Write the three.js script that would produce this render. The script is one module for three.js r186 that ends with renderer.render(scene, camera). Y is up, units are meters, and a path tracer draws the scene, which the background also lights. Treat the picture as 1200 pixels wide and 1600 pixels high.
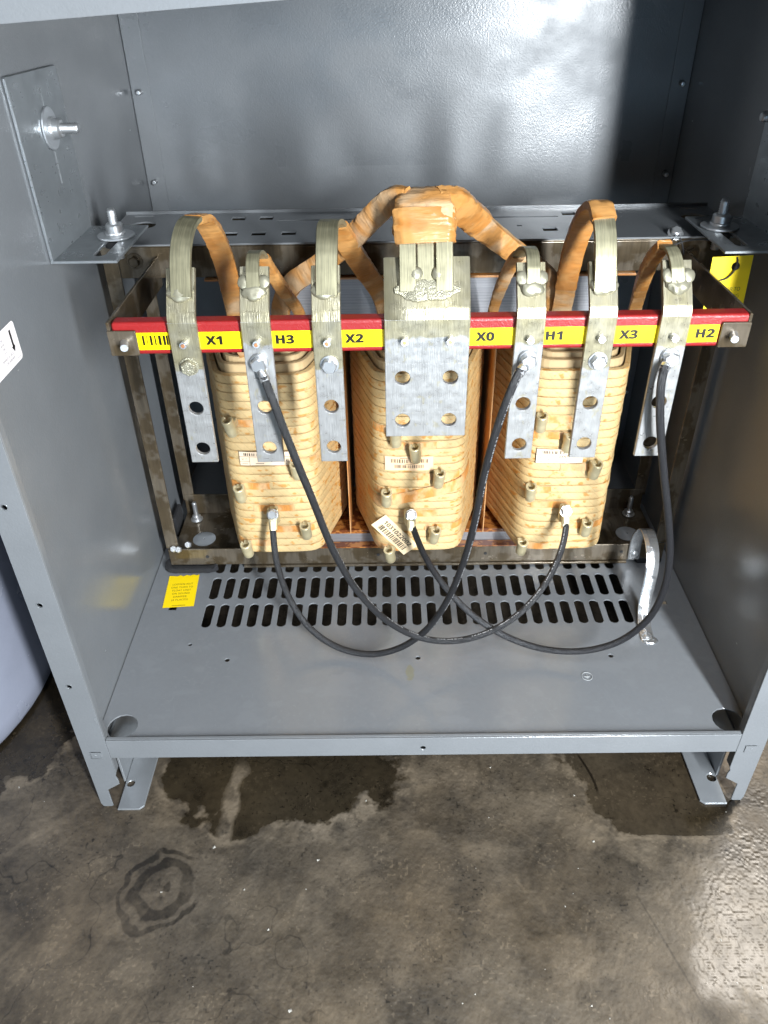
import * as THREE from 'three';
import { mergeGeometries, mergeVertices, toCreasedNormals } from 'three/addons/utils/BufferGeometryUtils.js';
import { RoundedBoxGeometry } from 'three/addons/geometries/RoundedBoxGeometry.js';
import { RectAreaLightUniformsLib } from 'three/addons/lights/RectAreaLightUniformsLib.js';

// ---------------------------------------------------------------- camera, light, exposure
const scene = new THREE.Scene();
const camera = new THREE.PerspectiveCamera(66.42, 0.75, 0.01, 60);
camera.position.set(-0.0329, 0.7054, 0.5565);
const RAD = Math.PI / 180;
camera.rotation.set(-35.453 * RAD, 0.534 * RAD, -1.035 * RAD, 'YXZ');
scene.background = new THREE.Color().setRGB(0.010, 0.0105, 0.012);      // dim shop beyond the cabinet
const renderer = new THREE.WebGLRenderer({ antialias: true });
renderer.setSize(768, 1024);
renderer.toneMapping = THREE.LinearToneMapping;
renderer.toneMappingExposure = 1.0;
renderer.shadowMap.enabled = true;
RectAreaLightUniformsLib.init();
const KEY = { pos: [0.53, 0.72, 1.2], aim: [0, 0.5, -0.25], w: 0.08, h: 0.86, i: 345, c: [0.90, 0.955, 1.0] };  // unseen lamp right of the camera, placed to light the cabinet
const CEIL = [  // unseen lights overhead: one for the ground at right, one for the pan
  { pos: [1.5, 2.5, -1.05], w: 1.2, h: 0.3, i: 60, c: [1.0, 0.93, 0.84], label: 'unseen ceiling light over the back right, placed to light the ground at right' },
  { pos: [0.12, 2.5, 1.3], w: 0.3, h: 1.2, i: 27, c: [0.86, 0.92, 1.0], label: 'unseen ceiling light in front of the cabinet, placed to light the floor pan' },
];
const UNSEEN_PANEL = { pos: [0.08, 0.16, 2.1], w: 1.1, h: 0.5, i: 3.4, c: [0.5, 0.75, 1.0] };  // unseen glowing panel, placed to lay a bluish sheen on the back wall

// ---------------------------------------------------------------- helpers
let seed = 7;
const rnd = () => { seed = (seed * 1664525 + 1013904223) >>> 0; return seed / 4294967296; };
const rr = (a, b) => a + (b - a) * rnd();
const clamp = (x, a, b) => Math.min(b, Math.max(a, x));
const sst = (a, b, x) => { const t = clamp((x - a) / (b - a), 0, 1); return t * t * (3 - 2 * t); };
const lerp = (a, b, t) => a + (b - a) * t;
const V = (x, y, z) => new THREE.Vector3(x, y, z);
function hash(x, y, s) { let h = Math.imul(x, 374761393) ^ Math.imul(y, 668265263) ^ Math.imul(s, 2147483647 ^ 0x1b56c4f5); h = Math.imul(h ^ (h >>> 13), 1274126177); return ((h ^ (h >>> 16)) >>> 0) / 4294967296; }
function noise(x, y, s = 0, per = 0) {
  const xi = Math.floor(x), yi = Math.floor(y), fx = x - xi, fy = y - yi;
  const u = fx * fx * (3 - 2 * fx), v = fy * fy * (3 - 2 * fy);
  const m = per ? (k) => ((k % per) + per) % per : (k) => k;
  const a = hash(m(xi), m(yi), s), b = hash(m(xi + 1), m(yi), s), c = hash(m(xi), m(yi + 1), s), d = hash(m(xi + 1), m(yi + 1), s);
  return a + (b - a) * u + (c - a) * v + (a - b - c + d) * u * v;
}
const fbm = (x, y, o, s = 0, per = 0) => { let t = 0, a = 0.5, n = 0; for (let i = 0; i < o; i++) { t += a * noise(x, y, s + i * 17, per); n += a; x *= 2; y *= 2; per *= 2; a *= 0.5; } return t / n; };
const toS = (c) => (c <= 0.0031308 ? 12.92 * c : 1.055 * Math.pow(c, 1 / 2.4) - 0.055);
function tex(w, h, fn, srgb, wrap = THREE.RepeatWrapping) {               // fn returns linear rgb or a grey value
  const d = new Uint8Array(w * h * 4);
  for (let y = 0; y < h; y++) for (let x = 0; x < w; x++) {
    const c = fn(x, y), i = (y * w + x) * 4;
    for (let k = 0; k < 3; k++) { const v = typeof c === 'number' ? c : c[k]; d[i + k] = clamp(Math.round((srgb ? toS(Math.max(v, 0)) : v) * 255), 0, 255); }
    d[i + 3] = 255;
  }
  const t = new THREE.DataTexture(d, w, h);
  t.magFilter = THREE.LinearFilter; t.minFilter = THREE.LinearMipmapLinearFilter; t.generateMipmaps = true;
  t.wrapS = t.wrapT = wrap; if (srgb) t.colorSpace = THREE.SRGBColorSpace; t.needsUpdate = true;
  return t;
}
const scaled = (t, m) => { const c = t.clone(); c.repeat.set(1 / m, 1 / m); c.needsUpdate = true; return c; };   // one tile every m metres
function canvasTex(w, h, draw) {
  const c = document.createElement('canvas'); c.width = w; c.height = h; const g = c.getContext('2d'); draw(g, w, h);
  const t = new THREE.CanvasTexture(c); t.colorSpace = THREE.SRGBColorSpace; t.anisotropy = 8; return t;
}
function metric(geo) {                                                    // uv in metres from the face's own plane
  const g = geo.index ? geo.toNonIndexed() : geo, p = g.attributes.position, uv = new Float32Array(p.count * 2);
  const a = V(), b = V(), c = V(), n = V();
  for (let i = 0; i < p.count; i += 3) {
    a.fromBufferAttribute(p, i); b.fromBufferAttribute(p, i + 1); c.fromBufferAttribute(p, i + 2);
    n.copy(b).sub(a).cross(c.clone().sub(a)); const ax = Math.abs(n.x), ay = Math.abs(n.y), az = Math.abs(n.z);
    [a, b, c].forEach((v, k) => { const j = (i + k) * 2; if (ax >= ay && ax >= az) { uv[j] = v.z; uv[j + 1] = v.y; } else if (ay >= az) { uv[j] = v.x; uv[j + 1] = v.z; } else { uv[j] = v.x; uv[j + 1] = v.y; } });
  }
  g.setAttribute('uv', new THREE.BufferAttribute(uv, 2));
  for (const k of Object.keys(g.attributes)) if (!['position', 'normal', 'uv'].includes(k)) g.deleteAttribute(k);
  return g;
}
const join = (list) => mergeGeometries(list.map((g) => metric(g)));
const at = (g, x, y, z) => g.translate(x, y, z);
function box(x0, x1, y0, y1, z0, z1, r = 0.0007) {
  const w = x1 - x0, h = y1 - y0, d = z1 - z0, rad = Math.min(r, w / 2.5, h / 2.5, d / 2.5);
  return at(new RoundedBoxGeometry(w, h, d, 1, rad), (x0 + x1) / 2, (y0 + y1) / 2, (z0 + z1) / 2);
}
const cyl = (r0, r1, h, n = 24) => new THREE.CylinderGeometry(r0, r1, h, n);
function hexNut(r, h) {                                                   // axis y, standing on y = 0
  return join([at(cyl(r, r, h * 0.78, 6), 0, h * 0.39, 0), at(cyl(r * 0.84, r, h * 0.22, 6), 0, h * 0.89, 0)]);
}
function thread(r, h, n) {                                                // axis y, standing on y = 0
  const p = [new THREE.Vector2(0, 0)];
  for (let i = 0; i <= n * 2; i++) p.push(new THREE.Vector2(i % 2 ? r : r * 0.86, (h * 0.96 * i) / (n * 2)));
  p.push(new THREE.Vector2(r * 0.7, h), new THREE.Vector2(0, h));
  return new THREE.LatheGeometry(p, 16);
}
function washer(r, ri, h) {
  const p = [[ri, 0], [r * 0.97, 0], [r, h * 0.3], [r, h * 0.8], [r * 0.97, h], [ri, h], [ri, 0]].map((a) => new THREE.Vector2(...a));
  return toCreasedNormals(new THREE.LatheGeometry(p, 36), 0.6);
}
const used = {};
const numbered = (n) => { const k = (used[n] = (used[n] ?? -1) + 1); return k ? `${n}_${String(k).padStart(3, '0')}` : n; };
function mesh(name, geo, mat, parent, label) {
  const m = new THREE.Mesh(geo, mat); m.name = name; m.castShadow = m.receiveShadow = true; parent.add(m);
  if (label) m.userData.label = label;
  return m;
}
function thing(name, label, category, group, pos = [0, 0, 0]) {
  const o = new THREE.Group(); o.name = numbered(name); o.position.set(...pos); o.userData = { label, category }; if (group) o.userData.group = group; scene.add(o); return o;
}
function struct(name, geo, mat) { const m = mesh(name, geo, mat, scene); m.userData.kind = 'structure'; return m; }
const std = (o) => new THREE.MeshStandardMaterial(o);
const lin = (r, g, b) => new THREE.Color().setRGB(r, g, b);
function shapeOf(pts) { const s = new THREE.Shape(); pts.forEach((p, i) => (i ? s.lineTo(...p) : s.moveTo(...p))); s.closePath(); return s; }
function circleHole(s, x, y, r) { const h = new THREE.Path(); h.absarc(x, y, r, 0, Math.PI * 2, true); s.holes.push(h); }
function rectHole(s, x, y, w, h, round = 0) {
  const p = new THREE.Path(), a = w / 2, b = h / 2;
  if (round) { const r = Math.min(a, b); if (b > a) { p.moveTo(x + r, y - b + r); p.absarc(x, y + b - r, r, 0, Math.PI, false); p.absarc(x, y - b + r, r, Math.PI, Math.PI * 2, false); } else { p.moveTo(x - a + r, y - r); p.absarc(x + a - r, y, r, -Math.PI / 2, Math.PI / 2, false); p.absarc(x - a + r, y, r, Math.PI / 2, Math.PI * 1.5, false); } }
  else { p.moveTo(x - a, y - b); p.lineTo(x + a, y - b); p.lineTo(x + a, y + b); p.lineTo(x - a, y + b); p.closePath(); }
  s.holes.push(p);
}
const ext = (s, d, bevel = 0.0004, seg = 10) => new THREE.ExtrudeGeometry(s, { depth: d - 2 * bevel, bevelEnabled: bevel > 0, bevelThickness: bevel, bevelSize: bevel, bevelOffset: -bevel, bevelSegments: 1, curveSegments: seg }).translate(0, 0, bevel);
// sweep of a flat rounded section along a curve; wd(t) gives the direction across the width
function sweep(pts, { w, t, wd, n = 40, sec = 14, power = 5, jitter = 0, s = 0, from = 0, to = 1 }) {
  const cv = new THREE.CatmullRomCurve3(pts.map((p) => V(...p)), false, 'centripetal'), len = cv.getLength(), P = [], U = [], I = [];
  const W = typeof w === 'function' ? w : () => w, T = typeof t === 'function' ? t : () => t;
  for (let i = 0; i <= n; i++) {
    const k = lerp(from, to, i / n), c = cv.getPointAt(k), tan = cv.getTangentAt(k), side = wd(k).clone(); side.addScaledVector(tan, -side.dot(tan)).normalize();
    const nor = V().crossVectors(tan, side).normalize();
    for (let j = 0; j <= sec; j++) {
      const a = (j / sec) * Math.PI * 2, ca = Math.cos(a), sa = Math.sin(a), q = Math.pow(Math.abs(ca) ** power + Math.abs(sa) ** power, -1 / power);
      const jx = 1 + jitter * (fbm(k * len * 180, (j % sec) * 0.9 + s * 9, 2, s) - 0.5) + jitter * 0.35 * ((k * len * 85 + ca * 0.4) % 1);
      const p = c.clone().addScaledVector(side, ca * q * W(k) * 0.5 * (1 + (jx - 1) * 0.35)).addScaledVector(nor, sa * q * T(k) * 0.5 * jx);
      P.push(p.x, p.y, p.z); U.push(k * len, (j / sec) * 2 * (W(k) + T(k)));
    }
  }
  const m = sec + 1;
  for (let i = 0; i < n; i++) for (let j = 0; j < sec; j++) { const a = i * m + j; I.push(a, a + 1, a + m, a + 1, a + m + 1, a + m); }
  for (const e of [0, n]) { const b = e * m; for (let j = 1; j < sec - 1; j++) e ? I.push(b, b + j, b + j + 1) : I.push(b, b + j + 1, b + j); }
  const g = new THREE.BufferGeometry(); g.setAttribute('position', new THREE.Float32BufferAttribute(P, 3)); g.setAttribute('uv', new THREE.Float32BufferAttribute(U, 2)); g.setIndex(I);
  return toCreasedNormals(g, 0.9);
}
function tube(pts, r, n = 60, k = 10) { return new THREE.TubeGeometry(new THREE.CatmullRomCurve3(pts.map((p) => V(...p)), false, 'centripetal'), n, r, k); }
function lump(rx, ry, rz, s, amp = 0.25) {                                // a bead of weld metal
  const g = mergeVertices(new THREE.IcosahedronGeometry(1, 4).deleteAttribute('uv').deleteAttribute('normal')), p = g.attributes.position;
  for (let i = 0; i < p.count; i++) { const x = p.getX(i), y = p.getY(i), z = p.getZ(i), k = 1 + amp * (fbm(x * 2.2 + s + z, y * 2.6 - z * 1.3 + s * 3, 3, s) - 0.5) * 2; p.setXYZ(i, x * k * rx, y * k * ry, z * k * rz); }
  g.computeVertexNormals(); return g;
}

// ---------------------------------------------------------------- materials
const peel = tex(256, 256, (x, y) => fbm(x / 8, y / 8, 3, 3, 32), false);
const grime = tex(512, 512, (x, y) => { const n = fbm(x / 64, y / 64, 5, 9, 8), f = noise(x / 3, y / 3, 5, 0), v = 0.92 + 0.13 * (n - 0.5) + 0.03 * (f - 0.5); return [v, v, v * 0.995]; }, true);
const smear = tex(512, 512, (x, y) => 0.5 + 0.55 * (fbm(x / 64, y / 48, 5, 21, 8) - 0.5), false);
const paintOf = (c, o = {}) => std({ color: lin(...c), map: scaled(grime, 0.31), roughness: 0.4, roughnessMap: scaled(smear, 0.47), bumpMap: scaled(peel, 0.05), bumpScale: 0.00012, metalness: 0, ...o });
const GREY = [0.175, 0.184, 0.194];                                       // one enclosure grey for every painted sheet
const paint = paintOf(GREY);
const paintBack = paintOf(GREY, { roughness: 0.68, bumpMap: scaled(peel, 0.05), bumpScale: 0.00011 });
const panTex = (() => {                                                  // dust, fine scratches, a yellowish streak and scuffs on the pan's paint
  const N = 1024, SZ = 0.76, sc = []; seed = 31; for (let i = 0; i < 46; i++) { const x = rr(-0.36, 0.36), z = rr(-0.3, 0), a = rr(-0.5, 0.5) + (i % 3 ? 1.4 : 0), l = rr(0.006, 0.04); sc.push([x, z, Math.cos(a), Math.sin(a), l, rr(0.04, 0.22)]); }
  const m = new Float32Array(N * N); for (const [x, z, c, s2, l, k] of sc) for (let t = 0; t < l; t += 0.0004) { const px = Math.round(((x + c * t) / SZ + 0.5) * N), py = Math.round(((z + s2 * t) / SZ + 0.8) * N); if (px >= 0 && py >= 0 && px < N && py < N) m[py * N + px] = Math.max(m[py * N + px], k * (0.5 + 0.5 * noise(t * 900, x * 99, 7))); }
  const t = tex(N, N, (px, py) => {
    const x = (px / N - 0.5) * SZ, z = (py / N - 0.8) * SZ, n = fbm(x * 14, z * 14, 5, 611), f = fbm(x * 260, z * 260, 2, 613), dust = sst(0.56, 0.75, fbm(x * 30, z * 55, 5, 615)), sp = sst(0.86, 0.89, noise(x * 330, z * 330, 617)) * sst(0.55, 0.7, noise(x * 40, z * 40, 619));
    const yellowStreak = sst(1, 0.75, Math.hypot((x + 0.0115) / 0.006, (z + 0.1) / 0.013) + 0.7 * (fbm(x * 180, z * 180, 3, 621) - 0.5)), v = 0.95 + 0.1 * (n - 0.5) + 0.05 * (f - 0.5) + 0.07 * dust + 0.25 * sp + m[py * N + px];
    return [v * lerp(1, 1.04, yellowStreak), v * lerp(1, 0.97, yellowStreak), v * lerp(1, 0.72, yellowStreak)];
  }, true, THREE.MirroredRepeatWrapping); t.repeat.set(1 / SZ, 1 / SZ); t.offset.set(0.5, 0.8); return t;
})();
const paintPan = paintOf(GREY, { bumpScale: 0.00006, map: panTex, roughness: 0.36 });
const sheetMat = paintOf(GREY, { roughness: 0.38, bumpScale: 0.0001 });
const scratch = tex(512, 512, (x, y) => fbm(x / 5, y / 90, 4, 33, 0), false);
const zinc = std({ color: lin(0.62, 0.63, 0.64), metalness: 0.85, roughness: 0.32, bumpMap: scaled(peel, 0.02), bumpScale: 0.0001 });
const zincWasher = std({ color: lin(0.5, 0.52, 0.54), metalness: 0.7, roughness: 0.36 });
const galv = std({ color: lin(0.4, 0.42, 0.44), metalness: 0.55, roughness: 0.4, map: scaled(grime, 0.12), roughnessMap: scaled(smear, 0.2) });
const steelVarnish = (() => {                                            // brown varnished frame steel, blotched
  const t = tex(512, 512, (x, y) => { const n = fbm(x / 40, y / 40, 5, 41, 0), f = fbm(x / 5, y / 60, 3, 43, 0), k = sst(0.42, 0.62, n), v = 0.75 + 0.5 * f; return [lerp(0.15, 0.09, k) * v, lerp(0.124, 0.067, k) * v, lerp(0.092, 0.04, k) * v]; }, true, THREE.MirroredRepeatWrapping);
  return std({ map: scaled(t, 0.2), metalness: 0.45, roughness: 0.42, roughnessMap: scaled(smear, 0.13) });
})();
const laminated = std({ map: scaled(tex(64, 512, (x, y) => { const v = 0.16 + 0.2 * noise(0.5, y / 2.2, 51) + 0.05 * noise(x / 9, y / 3, 52); return [v, v, v * 1.05]; }, true), 0.05), metalness: 0.6, roughness: 0.4 });
const redPaint = std({ color: lin(0.29, 0.014, 0.014), roughness: 0.36, bumpMap: scaled(peel, 0.03), bumpScale: 0.00025, map: scaled(grime, 0.08) });
const rubber = std({ color: lin(0.018, 0.018, 0.019), roughness: 0.8 });
const foam = std({ color: lin(0.016, 0.016, 0.018), roughness: 0.95, bumpMap: scaled(peel, 0.02), bumpScale: 0.0012 });
const cableSkin = std({ color: lin(0.022, 0.022, 0.025), roughness: 0.46, bumpMap: scaled(peel, 0.03), bumpScale: 0.0004 });
const darkSteel = std({ color: lin(0.16, 0.16, 0.165), metalness: 0.7, roughness: 0.4 });
const copper = std({ color: lin(0.5, 0.22, 0.1), metalness: 0.7, roughness: 0.45 });
const alu = std({ color: lin(0.72, 0.73, 0.74), metalness: 0.9, roughness: 0.27, bumpMap: scaled(scratch, 0.06), bumpScale: 0.00025 });
const weldMat = std({ color: lin(0.34, 0.32, 0.235), metalness: 0.6, roughness: 0.38, bumpMap: scaled(peel, 0.03), bumpScale: 0.0006 });
const lugMat = std({ color: lin(0.64, 0.55, 0.34), metalness: 0.45, roughness: 0.42, map: scaled(grime, 0.03) });
// tin-plated bar stock: brushed silver below, yellow insulating varnish above an uneven dip line
function barMat(lineY, s) {
  const h = 512, w = 256, y0 = 0.29, y1 = 0.49;
  const t = tex(w, h, (x, y) => {
    const yy = y0 + ((y1 - y0) * y) / h, d = lineY + 0.010 * (fbm(x / 26 + s, y / 26, 4, 61 + s) - 0.5), k = sst(d - 0.0012, d + 0.0012, yy);
    const brush = fbm(x / 2.2, y / 34, 3, 63 + s), bl = fbm(x / 30, y / 30, 4, 64 + s), wisp = sst(0.6, 0.72, fbm(x / 9, y / 15, 4, 70 + s)) * 0.5 * sst(0.50, 0.62, bl);
    const v = lerp(0.36, 0.29, k) + 0.08 * (brush - 0.45), a = clamp(k * (0.62 + 0.5 * bl) + wisp * (1 - k), 0, 1);
    return [lerp(v, v * 0.98, a), lerp(v * 1.0, v * 0.88, a), lerp(v * 0.985, v * 0.55, a)];
  }, true, THREE.MirroredRepeatWrapping);
  t.repeat.set(1 / 0.1, 1 / (y1 - y0)); t.offset.set(0.13 * s, -y0 / (y1 - y0));
  return std({ map: t, metalness: 0.55, roughness: 0.72, roughnessMap: scaled(smear, 0.05), bumpMap: scaled(scratch, 0.05), bumpScale: 0.00018 });
}
// crepe paper tape with folds and orange varnish stains
const tapeTex = tex(512, 512, (x, y) => {
  const n = fbm(x / 50, y / 70, 5, 81), st = sst(0.42, 0.68, fbm(x / 90 + 9, y / 120, 3, 83)), f = fbm(x / 12, y / 20, 4, 85), cr = sst(0.012, 0, Math.abs(fbm(x / 34, y / 60, 4, 87) - 0.5));
  const v = 0.95 + 0.3 * (f - 0.5) + 0.3 * (n - 0.5) - 0.22 * cr;
  return [lerp(0.50, 0.46, st) * v, lerp(0.33, 0.215, st) * v, lerp(0.185, 0.06, st) * v];
}, true, THREE.MirroredRepeatWrapping);
const tapeBump = tex(512, 512, (x, y) => 0.6 * fbm(x / 9, y / 40, 4, 85) + 0.4 * fbm(x / 40, y / 26, 3, 88), false, THREE.MirroredRepeatWrapping);
const tapeOrange = std({ map: scaled(tex(512, 512, (x, y) => {
  const n = fbm(x / 70, y / 60, 5, 181), f = fbm(x / 16, y / 40, 4, 185), run = sst(0.4, 0.72, fbm(x / 60, y / 70, 4, 187)), v = 0.95 + 0.26 * (f - 0.5) + 0.4 * (n - 0.5);
  return [lerp(0.47, 0.41, run) * v, lerp(0.235, 0.17, run) * v, lerp(0.075, 0.04, run) * v];
}, true, THREE.MirroredRepeatWrapping), 0.13), bumpMap: scaled(tapeBump, 0.13), bumpScale: 0.0007, roughness: 0.3 });
const tapeMat = std({ map: scaled(tapeTex, 0.11), bumpMap: scaled(tapeBump, 0.11), bumpScale: 0.0008, roughness: 0.46 });
const tapePatchMat = std({ map: scaled(tapeTex, 0.07), color: lin(1.3, 1.18, 1.0), bumpMap: scaled(tapeBump, 0.07), bumpScale: 0.0008, roughness: 0.48 });
// paper-wrapped winding conductor: eight rows in one texture, u runs once round the coil
function windTex(s, orange) {
  return tex(1024, 512, (x, y) => {
    const u = x / 1024, row = Math.floor(y / 64), q = y % 64, wrap = ((x + q * 0.55 + row * 37) / 17) % 1, side = 0.5 - 0.5 * Math.cos(u * Math.PI * 4 + 0.0);
    const n = fbm(x / 30, y / 40 + s * 5, 5, 91 + s), blot = sst(0.63, 0.74, fbm(x / 13 + 40 * s, y / 12, 5, 95 + row + s)), var_ = noise(u * 9, row * 3.1 + s, 97);
    const ed = sst(0.14, 0.0, wrap) * 0.2, v = 0.90 + 0.26 * (n - 0.5) - ed + 0.07 * (var_ - 0.5) + 0.10 * (fbm(x / 2.5, y / 9, 2, 99) - 0.5);
    const o = clamp(blot * 0.85 + side * orange * (0.6 + 0.9 * n), 0, 1);
    return [lerp(0.70, 0.60, o) * v, lerp(0.50, 0.265, o) * v, lerp(0.24, 0.045, o) * v];
  }, true);
}
const windMats = [0, 1, 2].map((k) => std({ map: windTex(k, [0.3, 0.42, 0.5][k]), roughness: 0.42, bumpMap: scaled(peel, 0.05), bumpScale: 0.0005 }));
const boardMat = std({ map: scaled(tapeTex, 0.2), color: lin(1.0, 0.8, 0.6), roughness: 0.35 });
const varnishBoard = std({ map: scaled(tex(512, 512, (x, y) => { const n = fbm(x / 30, y / 22, 5, 111), k = sst(0.4, 0.62, n); return [lerp(0.34, 0.13, k), lerp(0.13, 0.035, k), lerp(0.03, 0.01, k)]; }, true, THREE.MirroredRepeatWrapping), 0.12), roughness: 0.2 });
const paperMat = (t) => std({ map: t, roughness: 0.5 });

// ---------------------------------------------------------------- ground: stained, partly wet concrete
const GY = -0.1175;
{
  const N = 2048, SZ = 1.3, X0 = -0.72, Z0 = -0.8;                        // metres covered by one tile
  const wet = new Float32Array(N * N), spark = new Float32Array(N * N);
  const blobs = [[-0.135, -0.05, 0.115, 0.085], [-0.265, -0.06, 0.055, 0.075], [-0.215, 0.022, 0.03, 0.028], [-0.54, -0.13, 0.085, 0.125], [0.275, -0.06, 0.085, 0.112], [0.31, 0.0, 0.055, 0.05], [-0.46, -0.25, 0.1, 0.14]];
  const colour = tex(N, N, (px, py) => {
    const x = X0 + (px / N) * SZ, z = Z0 + (py / N) * SZ, i = py * N + px;
    const e = fbm(x * 42, z * 42, 5, 201) - 0.5, e2 = fbm(x * 13 + 4, z * 13, 4, 203) - 0.5;
    let d = 9;
    for (const [cx, cz, rx, rz] of blobs) d = Math.min(d, Math.hypot((x - cx) / rx, (z - cz) / rz) - 1);
    d += 0.55 * e + 0.7 * e2; if (x > 0.19 && x < 0.36 && z > 0.044 + 0.004 * e) d = Math.max(d, 0.2);
    const streak = sst(0.012, 0.004, Math.abs(x + 0.228 - 0.25 * e2 * 0.1) + 0.02 * e) * sst(-0.08, -0.04, z);
    let w = sst(0.07, -0.06, d + 0.25 * (fbm(x * 150, z * 150, 3, 202) - 0.5)) * (1 - streak);
    const sp = sst(0.16, -0.22, Math.hypot((x - 0.47) / 0.2, (z - 0.17) / 0.19) - 1 + 0.8 * e2 + 0.45 * e);
    // drying rings and drips near the left foot
    const ra = Math.hypot(x + 0.288, (z - 0.102) * 1.1) + 0.03 * (fbm(x * 26, z * 26, 3, 205) - 0.5) + 0.012 * e;
    const gap = noise(Math.atan2(z - 0.102, x + 0.288) * 1.6 + 7, 0.5, 207);
    const ring = Math.max(sst(0.0075, 0.0045, Math.abs(ra - 0.034)) * sst(0.2, 0.4, gap), sst(0.0035, 0.002, Math.abs(ra - 0.0485)) * sst(0.45, 0.6, gap), sst(0.006, 0.004, Math.abs(ra - 0.011)) * sst(0.35, 0.55, 1 - gap));
    wet[i] = Math.max(w, ring * 0.45); spark[i] = sp;
    const big = fbm(x * 5.5, z * 5.5, 5, 211), mid = fbm(x * 26, z * 26, 5, 213), fine = fbm(x * 190, z * 190, 3, 215);
    const rim = sst(0.36, 0.05, d) * (1 - w) * sst(-0.25, 0.1, z + 0.2) * sst(0.42, 0.62, fbm(x * 60, z * 60, 4, 217));    // mineral bloom left where the water dried back
    const dirt = sst(0.52, 0.66, fbm(x * 34 + 3, z * 34, 5, 219)), flake = sst(0.70, 0.76, fbm(x * 120, z * 120, 3, 221)) * sst(0.45, 0.6, mid), speck = sst(0.80, 0.84, noise(x * 420, z * 420, 223)) * sst(0.6, 0.7, noise(x * 37, z * 37, 225));
    const crackx = 0.2 + 0.012 * Math.sin((z + 0.066) * 30), crack = sst(0.0022, 0.0009, Math.abs(x - crackx)) * sst(-0.08, -0.06, z) * sst(-0.008, -0.02, z);
    const joint = sst(0.0035, 0.001, Math.abs(z - 0.047 + 0.004 * e2)) * sst(0.18, 0.2, x) * sst(0.34, 0.32, x), groove = sst(0.0016, 0.0006, Math.abs(x - 0.228 - (z - 0.12) * 0.32)) * sst(0.1, 0.13, z) * sst(0.26, 0.2, z);
    const skid = sst(0.006, 0.002, Math.abs((x + 0.42) * 0.62 + (z - 0.015) * 0.78 + 0.01 * e)) * sst(-0.36, -0.42, x);
    let v = 0.80 + 0.8 * (big - 0.5) + 0.95 * (mid - 0.5) + 0.45 * (fine - 0.5) - 0.16 * dirt + 0.75 * rim + 0.26 * flake + 0.5 * speck + 0.3 * skid - 0.5 * ring;
    const pore = sst(0.83, 0.9, noise(x * 380, z * 380, 241)) * sst(0.4, 0.65, fbm(x * 20 + 8, z * 20, 3, 243)), grit = noise(x * 900, z * 900, 245) - 0.5;
    const hair = sst(0.004, 0.0012, Math.abs(fbm(x * 7 + 2, z * 7, 5, 247) - 0.5)) * sst(0.52, 0.6, fbm(x * 5, z * 5 + 3, 2, 249)), milk = sst(0.55, 0.72, fbm(x * 17 + e * 0.8, z * 24, 6, 251)), wipe = sst(0.56, 0.68, fbm(x * 70 + z * 40, z * 14 - x * 8, 4, 253)) * sst(0.45, 0.6, big);
    v += 0.32 * milk * (1 - w) + 0.2 * wipe * (1 - w) + 0.14 * grit - 0.4 * pore - 0.35 * hair;
    v = clamp(v, 0.18, 1.9) * (1 - 0.75 * crack) * (1 - 0.35 * groove) * (1 + 0.3 * joint);
    const damp = sst(0.45, 0.6, big) * 0.2, warm = 0.5 + 0.7 * (fbm(x * 8 + 31, z * 8, 3, 227) - 0.5);
    let c = [0.092 * v, lerp(0.077, 0.067, warm) * v, lerp(0.059, 0.041, warm) * v];
    const wk = 0.06 + w * (x > 0 ? 0.42 : 0.55) * (1 + 0.3 * (mid - 0.5)) + sp * 0.28 + damp * (1 - w) * 0.5; c = [c[0] * (1 - wk), c[1] * (1 - wk * 1.03), c[2] * (1 - wk * 1.12)];
    return c;
  }, true, THREE.MirroredRepeatWrapping);
  const rough = tex(N, N, (px, py) => { const i = py * N + px, f = fbm(px / 30, py / 30, 4, 231); return clamp(lerp(0.5 + 0.3 * (f - 0.5), 0.16, Math.max(wet[i] * 0.85, spark[i] * 0.62)), 0.05, 1); }, false, THREE.MirroredRepeatWrapping);
  const bump = tex(N, N, (px, py) => {
    const i = py * N + px, x = X0 + (px / N) * SZ, z = Z0 + (py / N) * SZ, a = fbm(x * 90, z * 90, 4, 233), b = fbm(x * 320, z * 320, 2, 235), p = noise(x * 360, z * 360, 237);
    return lerp(0.5 + 0.4 * (a - 0.5) + 0.35 * (b - 0.5), 0.5 + 0.08 * (a - 0.5) + 0.2 * (p - 0.5) * spark[i], Math.max(wet[i], spark[i])) * lerp(1, 0.15, wet[i]) + 0.43 * wet[i] * 0.85;
  }, false, THREE.MirroredRepeatWrapping);
  const g = new THREE.PlaneGeometry(9, 9).rotateX(-Math.PI / 2), p = g.attributes.position, uv = g.attributes.uv;
  for (let i = 0; i < p.count; i++) uv.setXY(i, (p.getX(i) - X0) / SZ, (p.getZ(i) - Z0) / SZ);
  const m = struct('ground', g, std({ map: colour, roughnessMap: rough, roughness: 1, bumpMap: bump, bumpScale: 0.0013 }));
  m.position.y = GY;
  const chips = []; seed = 99;
  for (let i = 0; i < 38; i++) { const s = rr(0.0006, 0.0016) * (i % 9 === 0 ? 1.8 : 1), c = new THREE.TetrahedronGeometry(s, 0).scale(rr(0.7, 2), 0.5, rr(0.7, 1.6)).rotateY(rr(0, 6)); at(c, rr(-0.5, 0.42), GY + s * 0.25, rr(-0.06, 0.26)); chips.push(c); }
  const ch = mesh('paint_chips', join(chips), std({ color: lin(0.36, 0.34, 0.3), roughness: 0.7 }), scene); ch.userData = { label: 'scattered pale grit and paint chips on the concrete', category: 'debris', kind: 'stuff' };
}

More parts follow.
